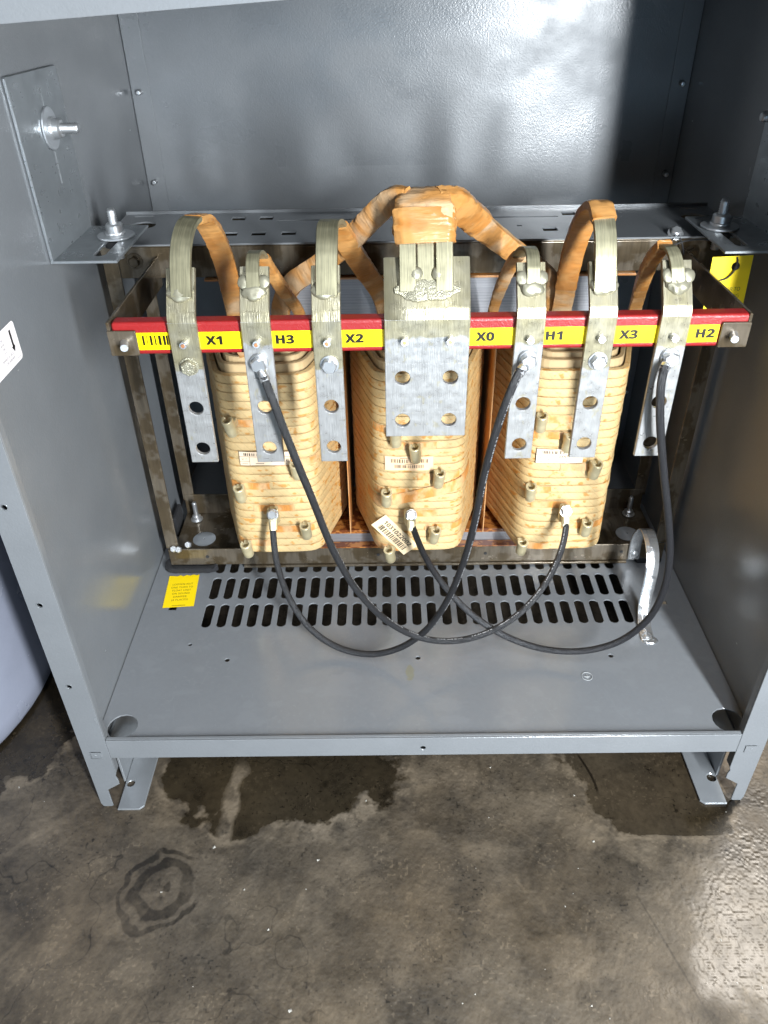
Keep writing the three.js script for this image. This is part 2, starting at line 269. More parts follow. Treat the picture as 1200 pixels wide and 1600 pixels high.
// ---------------------------------------------------------------- enclosure
const W2 = 0.3636, D = 0.5956, TOP = 0.735, XO = 0.0035;
const enc = thing('transformer_enclosure', 'open grey sheet metal transformer cabinet with slotted floor pan', 'cabinet');
for (const s of [-1, 1]) {
  const X = (x) => s * x, parts = [];
  const bx = (a, b, ...r) => box(Math.min(X(a), X(b)), Math.max(X(a), X(b)), ...r);
  parts.push(bx(W2, W2 + 0.0018, -0.028, TOP, -D, -0.0022, 0.0004));                         // skin
  parts.push(bx(0.3782, 0.38, -0.07, TOP, -D, -0.0022, 0.0004));                             // outer return
  const f = shapeOf([[X(0.3806), TOP], [X(0.3806), -0.110], [X(0.3785), -0.1165], [X(0.3685), -0.1165], [X(0.3668), -0.115], [X(0.3668), -0.085], [X(0.3510), -0.074], [X(0.3508), -0.066], [X(0.3525), -0.06], [X(0.3508), -0.055], [X(0.3508), TOP]]);
  for (const y of [0.5455, 0.4325, 0.3191, 0.2048, 0.0914]) circleHole(f, X(0.3682), y, 0.0031);
  const fl = ext(f, 0.002, 0.0004); fl.translate(0, 0, -0.002); parts.push(fl);
  parts.push(bx(0.3508, 0.3526, -0.055, TOP, -0.011, -0.0022, 0.0004));                      // return lip behind the front face
  const p = mesh('side_panel', join(parts), paint, enc);
  // pressed square mark with a dot, on each post beside the front rail
  const mk = shapeOf([[-0.0065, -0.0055], [0.0065, -0.0055], [0.0065, 0.0055], [-0.0065, 0.0055]]); rectHole(mk, -0.0008 * s, 0.0008, 0.0112, 0.0094);
  mesh('pressed_mark', join([at(ext(mk, 0.0012, 0.0002), X(0.3655), -0.0205, 0.0001), at(new THREE.SphereGeometry(0.0019, 12, 8), X(0.3662), -0.0195, 0.0001)]), paint, p);
  for (const y of [0.3191, 0.2048, 0.0914]) mesh('dimple', metric(at(new THREE.TorusGeometry(0.0032, 0.0005, 6, 20), X(0.3682), y, 0.0001)), paint, p);
  // rear corner flange lapped over the back panel, with screw ends
  const rf = mesh('rear_flange', join([bx(0.339, W2 - 0.0006, 0.0, TOP, -D + 0.0005, -D + 0.0022, 0.0005)]), paintBack, enc);
  for (const y of [0.5645, 0.4545, 0.3445, 0.2345, 0.1245]) { const k = mesh('screw', join([thread(0.0032, 0.011, 5).rotateX(Math.PI / 2)]), zinc, rf); k.position.set(X(0.352), y, -D + 0.0015); }
  // mounting foot
  const ft = shapeOf([[X(0.3600), -0.12], [X(0.3600), 0.0055], [X(0.3345), 0.0055], [X(0.3295), 0.001], [X(0.3290), -0.12]]); circleHole(ft, X(0.3535), -0.030, 0.0056);
  const foot = mesh('mounting_foot', join([at(ext(ft, 0.003, 0.0005).rotateX(Math.PI / 2), 0, GY + 0.0035, 0), bx(0.3604, 0.3634, GY + 0.001, -0.0285, -0.12, -0.034, 0.0006)]), galv, enc);
}
mesh('back_panel', join([box(-W2 - 0.0018, W2 + 0.0018, -0.02, TOP, -D - 0.002, -D, 0.0005)]), paintBack, enc);
mesh('unseen_roof_panel', join([box(-0.3825, 0.3825, TOP + 0.0005, TOP + 0.0025, -D, 0.004, 0.0006)]), paint, enc);  // out of view; keeps overhead light off the inside walls
const lip = mesh('top_rail', join([box(-0.39, 0.40, 0, 0.06, 0.0005, 0.0025, 0.0006), box(-0.39, 0.40, 0, 0.002, -0.016, 0.0005, 0.0006)]), paint, enc);
lip.rotation.z = 0.056; lip.position.set(0, 0.6895, 0.0015);
{
  const s = shapeOf([[-W2 + 0.0008, 0.0022], [W2 - 0.0008, 0.0022], [W2 - 0.0008, D - 0.001], [-W2 + 0.0008, D - 0.001]]);
  for (let r = 0; r < 3; r++) for (let c = 0; c < 29; c++) rectHole(s, lerp(-0.2742, 0.2752, c / 28), 0.204 + r * 0.0545, 0.0120, 0.0445, 1);
  for (const x of [-0.338, 0.3435]) circleHole(s, x, 0.0230, 0.0168);
  for (const x of [-0.2361, -0.0007, 0.2362]) circleHole(s, x, 0.1238, 0.003);
  circleHole(s, -0.2874, 0.151, 0.0023);
  for (const x of [-0.3243, 0.3275]) rectHole(s, x, 0.2194, 0.0105, 0.0075);
  const pan = mesh('floor_pan', join([ext(s, 0.002, 0.0003, 8).rotateX(-Math.PI / 2).translate(0, -0.002, 0)]), paintPan, enc);
  // pressed earth mark
  const m = [at(new THREE.TorusGeometry(0.0062, 0.0004, 6, 28).rotateX(Math.PI / 2), 0, 0, 0), box(-0.0003, 0.0003, -0.0003, 0.0004, -0.0035, 0), box(-0.0034, 0.0034, -0.0003, 0.0004, 0, 0.0006), box(-0.0022, 0.0022, -0.0003, 0.0004, 0.0013, 0.0018), box(-0.001, 0.001, -0.0003, 0.0004, 0.0025, 0.003)];
  const em = mesh('earth_mark', join(m), std({ color: lin(0.34, 0.35, 0.35), roughness: 0.5 }), pan); em.position.set(0.1999, 0.0004, -0.0901);
  const f = shapeOf([[-0.3503, -0.0257], [0.3503, -0.0257], [0.3503, 0.0035], [-0.3503, 0.0035]]); circleHole(f, 0.0006, -0.0135, 0.0029);
  const rail = mesh('front_rail', join([at(ext(f, 0.002, 0.0005), 0, 0, -0.0016), box(-0.3503, 0.3503, 0.0016, 0.0036, -0.0055, -0.0018, 0.0005), box(-0.3503, 0.3503, -0.0257, -0.0238, -0.02, -0.0018, 0.0005)]), paint, enc);
}
// L brackets on the side walls that pin the transformer for shipping
const bracketMat = std({ color: lin(0.3, 0.32, 0.335), metalness: 0.6, roughness: 0.7, roughnessMap: scaled(smear, 0.09), map: scaled(grime, 0.09) });   // bare galvanised plate
for (const s of [-1, 1]) {
  const v = shapeOf([[-0.336, 0.4632], [-0.2115, 0.4632], [-0.2095, 0.623], [-0.2115, 0.6245], [-0.334, 0.6215], [-0.336, 0.62]]); rectHole(v, -0.281, 0.5645, 0.003, 0.086, 1);
  const vert = ext(v, 0.0028, 0.0005).rotateY(-Math.PI / 2).translate(0.0028, 0, 0);          // now y-z plate, x from 0
  const h = shapeOf([[0, 0.2115], [0.0655, 0.2115], [0.0655, 0.336], [0, 0.336]]); rectHole(h, 0.0425, 0.262, 0.012, 0.07, 1);
  const hor = ext(h, 0.0028, 0.0005).rotateX(-Math.PI / 2).translate(0.0001, 0.4625, 0);
  const g = join([vert, hor]); if (s > 0) { g.scale(-1, 1, 1); const p = g.attributes.position; for (let i = 0; i < p.count; i += 3) { for (const a of Object.values(g.attributes)) for (let k = 0; k < a.itemSize; k++) { const t = a.array[(i + 1) * a.itemSize + k]; a.array[(i + 1) * a.itemSize + k] = a.array[(i + 2) * a.itemSize + k]; a.array[(i + 2) * a.itemSize + k] = t; } } g.computeVertexNormals(); }
  const b = mesh('mounting_bracket', g, bracketMat, enc); b.position.x = s * (W2 - 0.0006);
  const turn = -s * -Math.PI / 2;
  const set = (name, geo, mat, x, y, z, side) => { if (side) geo.rotateZ(s > 0 ? Math.PI / 2 : -Math.PI / 2); const m = mesh(name, geo, mat, b); m.position.set(-s * x, y, z); return m; };
  set('washer', washer(0.0195, 0.005, 0.0022), zincWasher, 0.003, 0.5725, -0.2815, true);
  set('lock_washer', washer(0.0105, 0.005, 0.0026), zinc, 0.0053, 0.5725, -0.2815, true);
  set('nut', hexNut(0.0098, 0.0075), zinc, 0.0078, 0.5725, -0.2815, true);
  set('stud', thread(0.005, 0.031, 13), zinc, 0.001, 0.5725, -0.2815, true);
  const sx = s < 0 ? 0.0425 : 0.0435, m2 = zinc;
  set('washer', washer(0.0195, 0.005, 0.0026), zincWasher, sx, 0.4656, -0.292);
  set('lock_washer', washer(0.0105, 0.005, 0.0028), m2, sx, 0.4683, -0.292);
  set('nut', hexNut(0.0095, 0.0085), m2, sx, 0.4711, -0.292);
  set('stud', thread(0.0047, 0.052, 22), m2, sx, 0.4425, -0.292);
  set('rubber_washer', at(cyl(0.013, 0.013, 0.0066), 0, 0.0033, 0), rubber, sx, 0.4558, -0.292);
}
// stickers on the enclosure
function barcode(g, x, y, w, h, s, n = 70) { let k = 0, p = x; while (p < x + w) { const b = (0.4 + 2.1 * hash(k, s, 5)) * (w / n); if (k % 2 === 0) g.fillRect(p, y, Math.min(b, x + w - p), h); p += b; k++; } }
{
  const t = canvasTex(384, 600, (g, w, h) => {
    g.fillStyle = '#f6d400'; g.fillRect(0, 0, w, h); g.fillStyle = '#4a4208'; g.textAlign = 'center'; g.font = '44px sans-serif';
    ['LOOSEN NUT', 'ONE TURN TO', 'FLOAT UNIT', 'ON SOUND', 'DAMPER.', '(4 PLACES)'].forEach((l, i) => g.fillText(l, w / 2, 190 + i * 58)); g.fillRect(110, 562, 165, 5); g.fillRect(110, 571, 165, 4);
  });
  const s = shapeOf([[-0.0207, -0.033], [0.0207, -0.033], [0.0207, 0.033], [0.017, 0.0315], [0.0125, 0.0335], [0.008, 0.0312], [0.0035, 0.0332], [-0.001, 0.031], [-0.0055, 0.0334], [-0.0095, 0.0315], [-0.0207, 0.0334]]);
  const g = new THREE.ShapeGeometry(s), p = g.attributes.position, uv = g.attributes.uv; for (let i = 0; i < p.count; i++) uv.setXY(i, p.getX(i) / 0.0414 + 0.5, p.getY(i) / 0.0666 + 0.5);
  const m = mesh('instruction_sticker', g.rotateX(-Math.PI / 2), paperMat(t), enc, 'yellow instruction sticker with black lettering on the floor pan'); m.position.set(-0.3197, 0.0006, -0.2535); m.rotation.y = 0.075;
}
{
  const t = canvasTex(800, 400, (g, w, h) => {
    g.fillStyle = '#ece4e4'; g.fillRect(0, 0, w, h); g.fillStyle = '#2b2626'; g.font = '34px sans-serif'; g.textAlign = 'right';
    ['USE', 'RUM', 'THE', 'CITY'].forEach((l, i) => g.fillText(l, 490 + i * 8, 100 + i * 46)); g.fillText('MARKED AL MCU', 640, 290); g.fillText('LOW ARROWS', 640, 336); g.font = '18px sans-serif'; g.fillText('103102200', 760, 372);
    g.fillStyle = '#050505'; g.beginPath(); g.moveTo(655, 60); g.lineTo(692, 60); g.lineTo(692, 225); g.lineTo(714, 225); g.lineTo(674, 285); g.lineTo(634, 225); g.lineTo(655, 225); g.fill();
  });
  const w = 0.072, h = 0.0352, r = 0.004, s = new THREE.Shape(); s.moveTo(-w / 2 + r, -h / 2); s.lineTo(w / 2 - r, -h / 2); s.absarc(w / 2 - r, -h / 2 + r, r, -Math.PI / 2, 0); s.absarc(w / 2 - r, h / 2 - r, r, 0, Math.PI / 2); s.absarc(-w / 2 + r, h / 2 - r, r, Math.PI / 2, Math.PI); s.absarc(-w / 2 + r, -h / 2 + r, r, Math.PI, Math.PI * 1.5);
  const g = new THREE.ShapeGeometry(s, 6), p = g.attributes.position, uv = g.attributes.uv; for (let i = 0; i < p.count; i++) uv.setXY(i, p.getX(i) / w + 0.5, p.getY(i) / h + 0.5);
  const m = mesh('arrow_sticker', g.rotateY(Math.PI / 2), paperMat(t), enc, 'white sticker with black arrow on the left wall'); m.position.set(-W2 + 0.0005, 0.4315, -0.0665);
}

// ---------------------------------------------------------------- transformer
const tr = thing('transformer', 'three phase dry transformer with cream wound coils and red terminal rail', 'transformer');
const ZR = -0.302, ZB = -0.1124;
// base tray with front and rear lips
{
  const x0 = -0.3434, x1 = 0.349;
  const t = mesh('base_tray', join([box(x0, x1, 0.0105, 0.0135, -0.419, ZR - 0.001, 0.0006), box(x0, x1, 0.006, 0.034, ZR - 0.003, ZR, 0.0012), box(x0, x1, 0.006, 0.047, -0.422, -0.419, 0.0012)]), steelVarnish, tr);
  mesh('lower_flange', join([box(-0.24, x1 - 0.05, 0.0022, 0.0056, ZR - 0.004, ZR + 0.003, 0.0006)]), steelVarnish, t);
  for (const x of [-0.3045, 0.312]) { const d = mesh('grommet', metric(washer(0.0165, 0.0015, 0.0016)), std({ color: lin(0.3, 0.32, 0.34), roughness: 0.5 }), t); d.position.set(x, 0.0134, -0.352); }
  for (const x of [-0.3245, 0.3255]) {
    const b = mesh('anchor_bolt', join([thread(0.0036, 0.042, 17), at(washer(0.009, 0.0036, 0.0018), 0, 0.0105, 0), at(hexNut(0.0068, 0.006), 0, 0.0125, 0)]), zinc, t); b.position.set(x, 0.0045, -0.4);
  }
  for (const [x, y, z] of [[-0.334, 0.0365, -0.3005], [-0.327, 0.0365, -0.299], [-0.3155, 0.037, -0.309]]) { const b = mesh('tray_screw', hexNut(0.0048, 0.0048), zinc, t); b.position.set(x, y, z); b.rotation.x = 0.9; }
  for (const x of [-0.29, -0.05, 0.1, 0.29]) { const h = mesh('dark_hole_disc', metric(at(cyl(0.0024, 0.0024, 0.0009, 14).rotateX(Math.PI / 2), 0, 0, 0)), rubber, t); h.position.set(x, 0.021, ZR + 0.0002); }  // black discs, coloured as the dark inside of open holes
}
// uprights (steel angle) at the four corners
for (const [x, z] of [[-0.3365, ZR], [0.343, ZR], [-0.337, -0.42], [0.3435, -0.42]]) {
  const o = x < 0 ? -1 : 1;
  mesh('upright', join([box(x - 0.0085, x + 0.0085, 0.036, 0.4525, z - 0.003, z, 0.0008), box(o < 0 ? x - 0.0085 : x + 0.0057, o < 0 ? x - 0.0057 : x + 0.0085, 0.036, 0.4525, z - 0.02, z - 0.003, 0.0008)]), steelVarnish, tr);
}
// top clamp rails
for (const z of [ZR, -0.4165]) {
  const t = mesh('clamp_rail', join([box(-0.3275, 0.334, 0.4165, 0.4505, z - 0.0035, z, 0.0016), box(-0.3275, 0.334, 0.447, 0.4525, z - 0.03, z - 0.001, 0.0016), box(-0.3275, 0.334, 0.4165, 0.42, z - 0.02, z - 0.003, 0.0008)]), steelVarnish, tr);
  if (z === ZR) for (const x of [-0.309, 0.3]) { const b = mesh('hex_bolt', join([hexNut(0.0062, 0.0055), at(washer(0.0088, 0.003, 0.0014), 0, -0.0008, 0)]).rotateX(Math.PI / 2), steelVarnish, t); b.position.set(x, 0.4362, z + 0.001); }
}
// punched cover sheet over the top yoke
{
  const s = shapeOf([[-0.346, 0.296], [0.352, 0.296], [0.352, 0.4186], [-0.346, 0.4186]]), zr = [0.332, 0.3945];
  for (const m of [-1, 1]) {
    const X = (x) => XO + m * x;
    circleHole(s, X(-0.3175), 0.372, 0.0145); rectHole(s, X(-0.325), 0.409, 0.024, 0.007, 1);
    for (const x of [-0.21, -0.1785, -0.145]) rectHole(s, X(x), zr[0], 0.0155, 0.0135);
    for (const x of [-0.21, -0.1775]) rectHole(s, X(x), zr[1], 0.0155, 0.0135);
    rectHole(s, X(-0.0945), 0.383, 0.137, 0.0042); rectHole(s, X(-0.1134), 0.347, 0.005, 0.0035);
  }
  mesh('cover_sheet', join([ext(s, 0.002, 0.0004).rotateX(-Math.PI / 2).translate(0, 0.4532, 0), box(-0.346, 0.352, 0.4532, 0.4585, -0.4206, -0.4188, 0.0005)]), sheetMat, tr);
}
// core yokes
mesh('core_yoke', join([box(-0.205, 0.212, 0.345, 0.4135, -0.405, -0.3135, 0.0008)]), laminated, tr);
mesh('core_yoke', join([box(-0.205, 0.212, 0.0135, 0.052, -0.405, -0.3135, 0.0008)]), laminated, tr);
mesh('yoke_insulation', join([box(-0.235, 0.242, 0.4136, 0.4162, -0.41, -0.2965, 0.0006)]), boardMat, tr);
mesh('yoke_insulation', join([box(-0.22, 0.227, 0.0525, 0.058, -0.42, -0.3095, 0.0006), box(-0.21, 0.217, 0.0345, 0.0365, -0.313, -0.3, 0.0005)]), varnishBoard, tr);
for (const m of [-1, 1]) mesh('phase_barrier', join([box(XO + m * 0.0905 - 0.0007, XO + m * 0.0905 + 0.0007, 0.06, 0.338, -0.452, -0.300, 0.0003)]), boardMat, tr);

// coils
const outlinePts = (() => {
  const q = [[0, 0], [0.025, 0.0004], [0.042, 0.0022], [0.0505, 0.0068], [0.0560, 0.0150], [0.0610, 0.0300], [0.0715, 0.0650], [0.0818, 0.0990], [0.0845, 0.112]];
  const P = []; for (const [x, o] of q) P.push([x, 0.112 - o]); for (let i = q.length - 2; i >= 0; i--) P.push([q[i][0], -(0.112 - q[i][1])]);
  const L = P.slice(1, -1).reverse().map(([x, z]) => [-x, z]); return new THREE.CatmullRomCurve3([...P, ...L].map(([x, z]) => V(x, 0, z)), true, 'centripetal').getSpacedPoints(96).slice(0, 96);
})();
const CZ = -0.36, TH = 0.0110, CY0 = 0.07, NT = 23;
function frontZ(x) { const a = Math.abs(x), q = [[0, 0], [0.025, 0.0004], [0.042, 0.0022], [0.0505, 0.0068], [0.0560, 0.0150], [0.0610, 0.0300], [0.0715, 0.0650], [0.0818, 0.0990], [0.0845, 0.112]]; for (let i = 1; i < q.length; i++) if (a <= q[i][0]) { const t = (a - q[i - 1][0]) / (q[i][0] - q[i - 1][0]); return 0.112 - lerp(q[i - 1][1], q[i][1], t); } return 0.06; }
function turnGeo(v) {
  const prof = [[-0.006, 0.0001], [-0.0009, 0.0001], [-0.0001, 0.0008], [0.0002, 0.0038], [0.0001, 0.0072], [-0.0002, 0.0102], [-0.0009, 0.0109], [-0.006, 0.0109]], n = 96, m = prof.length, P = [], U = [], I = [];
  for (let i = 0; i <= n; i++) {
    const a = outlinePts[i % n], b = outlinePts[(i + 1) % n], c = outlinePts[(i + n - 1) % n], t = b.clone().sub(c), nx = -t.z, nz = t.x, l = Math.hypot(nx, nz), sg = Math.sign(nx * a.x + nz * a.z) || 1;
    const k = ((i % n) / n), wob = 0.0011 * (fbm(k * 11, v * 3.7, 2, 301, 0) * (1 - k) + fbm((k - 1) * 11, v * 3.7, 2, 301, 0) * k - 0.5), dip = 0.0009 * (fbm(k * 9 + 3, v * 5.1, 2, 303) * (1 - k) + fbm((k - 1) * 9 + 3, v * 5.1, 2, 303) * k - 0.5);
    prof.forEach(([o, y], j) => { const d = o + wob; P.push(a.x + (sg * nx / l) * d, y + dip, a.z + (sg * nz / l) * d); U.push(i / n, (v + 0.06 + 0.88 * (j / (m - 1))) / 8); });
  }
  for (let i = 0; i < n; i++) for (let j = 0; j < m - 1; j++) { const a = i * m + j; I.push(a, a + m, a + 1, a + 1, a + m, a + m + 1); }
  const g = new THREE.BufferGeometry(); g.setAttribute('position', new THREE.Float32BufferAttribute(P, 3)); g.setAttribute('uv', new THREE.Float32BufferAttribute(U, 2)); g.setIndex(I); g.computeVertexNormals(); return g;
}
const turns = Array.from({ length: 8 }, (_, v) => turnGeo(v));
function ringBand(sc, sz, y0, y1, th) {                                   // one inner winding layer, standing a little inside the last
  const P = outlinePts.map((p) => new THREE.Vector2(p.x * sc, p.z * sz)), s = new THREE.Shape(P), h = new THREE.Path(P.map((p) => new THREE.Vector2(p.x * (1 - th / 0.08), p.y * (1 - th / 0.11))).reverse()); s.holes.push(h);
  return new THREE.ExtrudeGeometry(s, { depth: y1 - y0, bevelEnabled: true, bevelSize: 0.0008, bevelThickness: 0.0008, bevelOffset: -0.0008, bevelSegments: 1 }).rotateX(-Math.PI / 2).translate(0, y0, 0);
}
const innerMat = std({ map: scaled(grime, 0.05), color: lin(0.5, 0.36, 0.19), roughness: 0.5 });
const lugGeo = (() => {
  const c = new THREE.Shape(); c.absarc(0, 0, 0.0066, 0.7, Math.PI * 2 - 0.7, false); c.absarc(0, 0, 0.0041, Math.PI * 2 - 0.7, 0.7, true); c.closePath();
  const ring = ext(c, 0.011, 0.0005, 14).rotateX(-Math.PI / 2).rotateY(Math.PI / 2 + 0.2);
  const barrel = new THREE.LatheGeometry([[0, -0.0115], [0.0052, -0.0115], [0.0064, -0.0105], [0.0066, 0], [0.0042, 0.0002], [0, 0.0002]].map((a) => new THREE.Vector2(...a)), 22);
  return join([ring, barrel, box(-0.005, 0.005, -0.004, 0.004, -0.0105, -0.0045, 0.0008)]).scale(1.04, 1.16, 1.08).rotateX(0.38);
})();
function patch(x0, x1, y0, y1, off, skew = 0, nx = 12, ny = 2) {           // a strip of tape or paper lying on the coil's front
  const P = [], U = [], I = [];
  for (let i = 0; i <= nx; i++) for (let j = 0; j <= ny; j++) { const x = lerp(x0, x1, i / nx), y = lerp(y0, y1, j / ny) + skew * (i / nx); P.push(x, y, frontZ(x) + off + 0.0004 * Math.sin(j * 2.1 + i)); U.push(x, lerp(y0, y1, j / ny)); }
  for (let i = 0; i < nx; i++) for (let j = 0; j < ny; j++) { const a = i * (ny + 1) + j; I.push(a, a + ny + 1, a + 1, a + 1, a + ny + 1, a + ny + 2); }
  const g = new THREE.BufferGeometry(); g.setAttribute('position', new THREE.Float32BufferAttribute(P, 3)); g.setAttribute('uv', new THREE.Float32BufferAttribute(U, 2)); g.setIndex(I); g.computeVertexNormals(); return g;
}
function paperPatch(x0, x1, y0, y1, t, off = 0.0016) { const g = patch(x0, x1, y0, y1, off), u = g.attributes.uv; for (let i = 0; i < u.count; i++) u.setXY(i, (u.getX(i) - x0) / (x1 - x0), (u.getY(i) - y0) / (y1 - y0)); return [g, paperMat(t)]; }
const coilX = [-0.1765, 0.0035, 0.1855];
const lugs = [
  [[-0.2172, 0.2626, 1], [-0.1448, 0.2027, 0], [-0.2166, 0.1694, 1], [-0.1781, 0.1369, 0], [-0.1399, 0.1113, -1], [-0.2181, 0.0825, 1]],
  [[-0.0253, 0.246, -1], [-0.0019, 0.2247, 0], [0.0271, 0.1881, 0], [-0.0369, 0.16, 0], [-0.0083, 0.1313, 1], [0.0236, 0.1026, 1], [-0.0338, 0.0712, 0]],
  [[0.1433, 0.2629, 1], [0.1782, 0.2368, -1], [0.2144, 0.198, -1], [0.1407, 0.1648, 0], [0.1842, 0.1352, -1], [0.2151, 0.1108, 0], [0.1374, 0.078, 1]],
];
const coilLabel = [
  canvasTex(420, 130, (g, w, h) => { g.fillStyle = '#e6cdb0'; g.fillRect(0, 0, w, h); g.fillStyle = '#3c332b'; barcode(g, 40, 16, 330, 26, 3); g.fillRect(0, 0, w, 4); g.fillRect(0, 48, w, 3); g.fillRect(0, h - 4, w, 4); g.fillRect(0, 0, 4, h); g.fillRect(w - 4, 0, 4, h); g.fillRect(82, 48, 3, h); g.fillRect(0, 88, 82, 3); g.font = '22px sans-serif'; g.fillText('M 11', 18, 78); g.font = '17px sans-serif'; g.fillText('190003', 12, 116); g.font = 'bold 34px sans-serif'; g.fillText('2', 376, 92); g.fillRect(368, 48, 3, h); g.font = '20px sans-serif'; g.fillText('E', 180, 78); g.fillRect(130, 108, 70, 5); }),
  canvasTex(420, 140, (g, w, h) => { g.fillStyle = '#ecc79c'; g.fillRect(0, 0, w, h); g.strokeStyle = '#d8a878'; g.lineWidth = 3; g.strokeRect(2, 2, w - 4, h - 4); g.fillStyle = '#4a4038'; g.fillRect(130, 14, 180, 6); barcode(g, 55, 28, 320, 36, 11); g.fillRect(170, 72, 90, 5); barcode(g, 85, 84, 250, 30, 17); }),
  canvasTex(420, 150, (g, w, h) => { g.fillStyle = '#e8d2b8'; g.fillRect(0, 0, w, h); g.fillStyle = '#3c332b'; barcode(g, 50, 22, 300, 30, 23); g.fillRect(0, 0, w, 4); g.fillRect(0, h - 4, w, 4); g.fillRect(0, 0, 4, h); g.fillRect(112, 62, 3, h); g.fillRect(0, 62, 112, 3); g.fillRect(0, 106, 112, 3); g.font = '22px sans-serif'; g.fillText('M 11', 30, 96); g.fillText('190003', 20, 138); g.font = 'bold 32px sans-serif'; g.fillText('EXN75T', 205, 90); g.font = '26px sans-serif'; g.fillText('240V', 250, 136); g.fillRect(165, 126, 40, 4); }),
];
coilX.forEach((cx, k) => {
  const inner = [ringBand(0.90, 0.915, 0.08, 0.331, 0.006), ringBand(0.80, 0.83, 0.08, 0.336, 0.006), ringBand(0.69, 0.73, 0.08, 0.339, 0.006), ringBand(0.57, 0.63, 0.08, 0.345, 0.012)];
  const coil = mesh('coil', join(inner), innerMat, tr, ['cream wound coil under the barcode and X1 label', 'cream wound coil with orange tape band behind the wide terminal plate', 'cream wound coil nearest the aluminium strap'][k]);
  coil.position.set(cx, 0, CZ);
  for (let i = 0; i < NT; i++) { const v = (i * 5 + k * 3 + (i >> 2)) % 8, t = mesh('winding_turn', turns[v], windMats[k], coil); t.position.y = CY0 + i * TH; const g = 1 + 0.006 * (hash(i, k, 77) - 0.5); t.scale.set(g, 1, g); }
  for (const [x, y, side] of lugs[k]) {
    const dx = x - cx, z = frontZ(dx), l = mesh('tap_lug', lugGeo, lugMat, coil); l.position.set(dx, y, z + 0.0105); l.rotation.y = dx * 4 + (hash(Math.round(y * 1e4), k, 3) - 0.5) * 0.5;
    const ty = CY0 + Math.round((y + 0.001 - CY0 - TH / 2) / TH) * TH, a = side < 0 ? -0.040 : side > 0 ? -0.012 : -0.026, b = side < 0 ? 0.010 : side > 0 ? 0.036 : 0.026;
    mesh('tape_patch', patch(clamp(dx + a, -0.058, 0.058), clamp(dx + b, -0.058, 0.058), ty + 0.0006, ty + TH - 0.0008, 0.0012), tapePatchMat, coil);
  }
});
const coils = tr.children.filter((c) => c.name === 'coil');
{
  const put = (k, x0, x1, y0, y1, t) => { const [g, m] = paperPatch(x0 - coilX[k], x1 - coilX[k], y0, y1, t); mesh('barcode_label', g, m, coils[k]); };
  put(0, -0.2135, -0.1515, 0.2045, 0.2245, coilLabel[0]); put(1, -0.0385, 0.0205, 0.1945, 0.2150, coilLabel[1]); put(2, 0.1435, 0.2, 0.202, 0.2225, coilLabel[2]);
  // diagonal band of tape round the middle coil, and the slanting number tag
  mesh('tape_band', patch(-0.0645, 0.0645, 0.136, 0.152, 0.0026, 0.032, 20, 3), tapePatchMat, coils[1]);
  const t = canvasTex(460, 190, (g, w, h) => { g.fillStyle = '#efd5ad'; g.fillRect(0, 0, w, h); g.fillStyle = '#2a241e'; g.font = 'bold 66px sans-serif'; g.textAlign = 'center'; g.fillText('1031022002', w / 2 + 4, 84); barcode(g, 60, 102, 350, 62, 31); });
  const tag = mesh('number_tag', new THREE.PlaneGeometry(0.062, 0.0255), std({ map: t, roughness: 0.5, side: THREE.DoubleSide }), coils[1], 'paper tag printed 1031022002'); tag.position.set(-0.0305, 0.0965, 0.1130); tag.rotation.set(0, -0.12, -0.83);
}
// red terminal rail with its arms
{
  const rail = mesh('terminal_rail', join([box(-0.282, 0.2925, 0.4095, 0.4405, ZB - 0.0165, ZB, 0.0032)]), redPaint, tr, 'red rail behind the terminal bars');
  for (const s of [-1, 1]) {
    const X = (a, b) => [XO + Math.min(s * a, s * b), XO + Math.max(s * a, s * b)], [ax0, ax1] = X(0.2862, 0.2892), [bx0, bx1] = X(0.263, 0.2892);
    const arm = mesh('support_arm', join([box(ax0, ax1, 0.409, 0.4412, ZR, ZB + 0.001, 0.0008), box(bx0, bx1, 0.410, 0.434, ZB + 0.0006, ZB + 0.0034, 0.0012)]), steelVarnish, tr);
    const st = mesh('rivet_stud', join([cyl(0.0034, 0.0038, 0.012, 16).rotateX(Math.PI / 2)]), zinc, arm); st.position.set(XO + s * 0.2735, 0.4225, ZB + 0.0085); st.rotation.y = -0.25 * s;
  }
  const segs = [['', -0.2605, -0.2165, 0], ['X1', -0.2160, -0.1510, -0.1895], ['H3', -0.1505, -0.0875, -0.1265], ['X2', -0.0870, 0.0020, -0.0630], ['X0', 0.0025, 0.0940, 0.0555], ['H1', 0.0945, 0.1575, 0.1180], ['X3', 0.1580, 0.2230, 0.1850], ['H2', 0.2235, 0.2655, 0.2535]];
  for (const [txt, x0, x1, tx] of segs) {
    const pw = Math.round((x1 - x0) * 8000), ph = 132;
    const t = canvasTex(pw, ph, (g, w, h) => {
      g.fillStyle = '#f5d800'; g.fillRect(0, 0, w, h); g.fillStyle = '#15140c';
      if (!txt) { barcode(g, 40, 22, 230, 74, 41, 26); g.font = '14px sans-serif'; g.fillText('1 of 2', 110, 114); return; }
      g.save(); g.translate((tx - x0) * 8000, 97); g.scale(1.28, 1); g.font = 'bold 88px sans-serif'; g.textAlign = 'center'; g.fillText(txt, 0, 0); g.lineWidth = 5; g.strokeStyle = '#15140c'; g.strokeText(txt, 0, 0); g.restore();
    });
    const l = mesh('terminal_label', new THREE.PlaneGeometry(x1 - x0, 0.0165), std({ map: t, roughness: 0.36 }), rail, txt ? `yellow label printed ${txt}` : 'yellow label with barcode'); l.position.set((x0 + x1) / 2, 0.4228, ZB + 0.0004);
  }
}
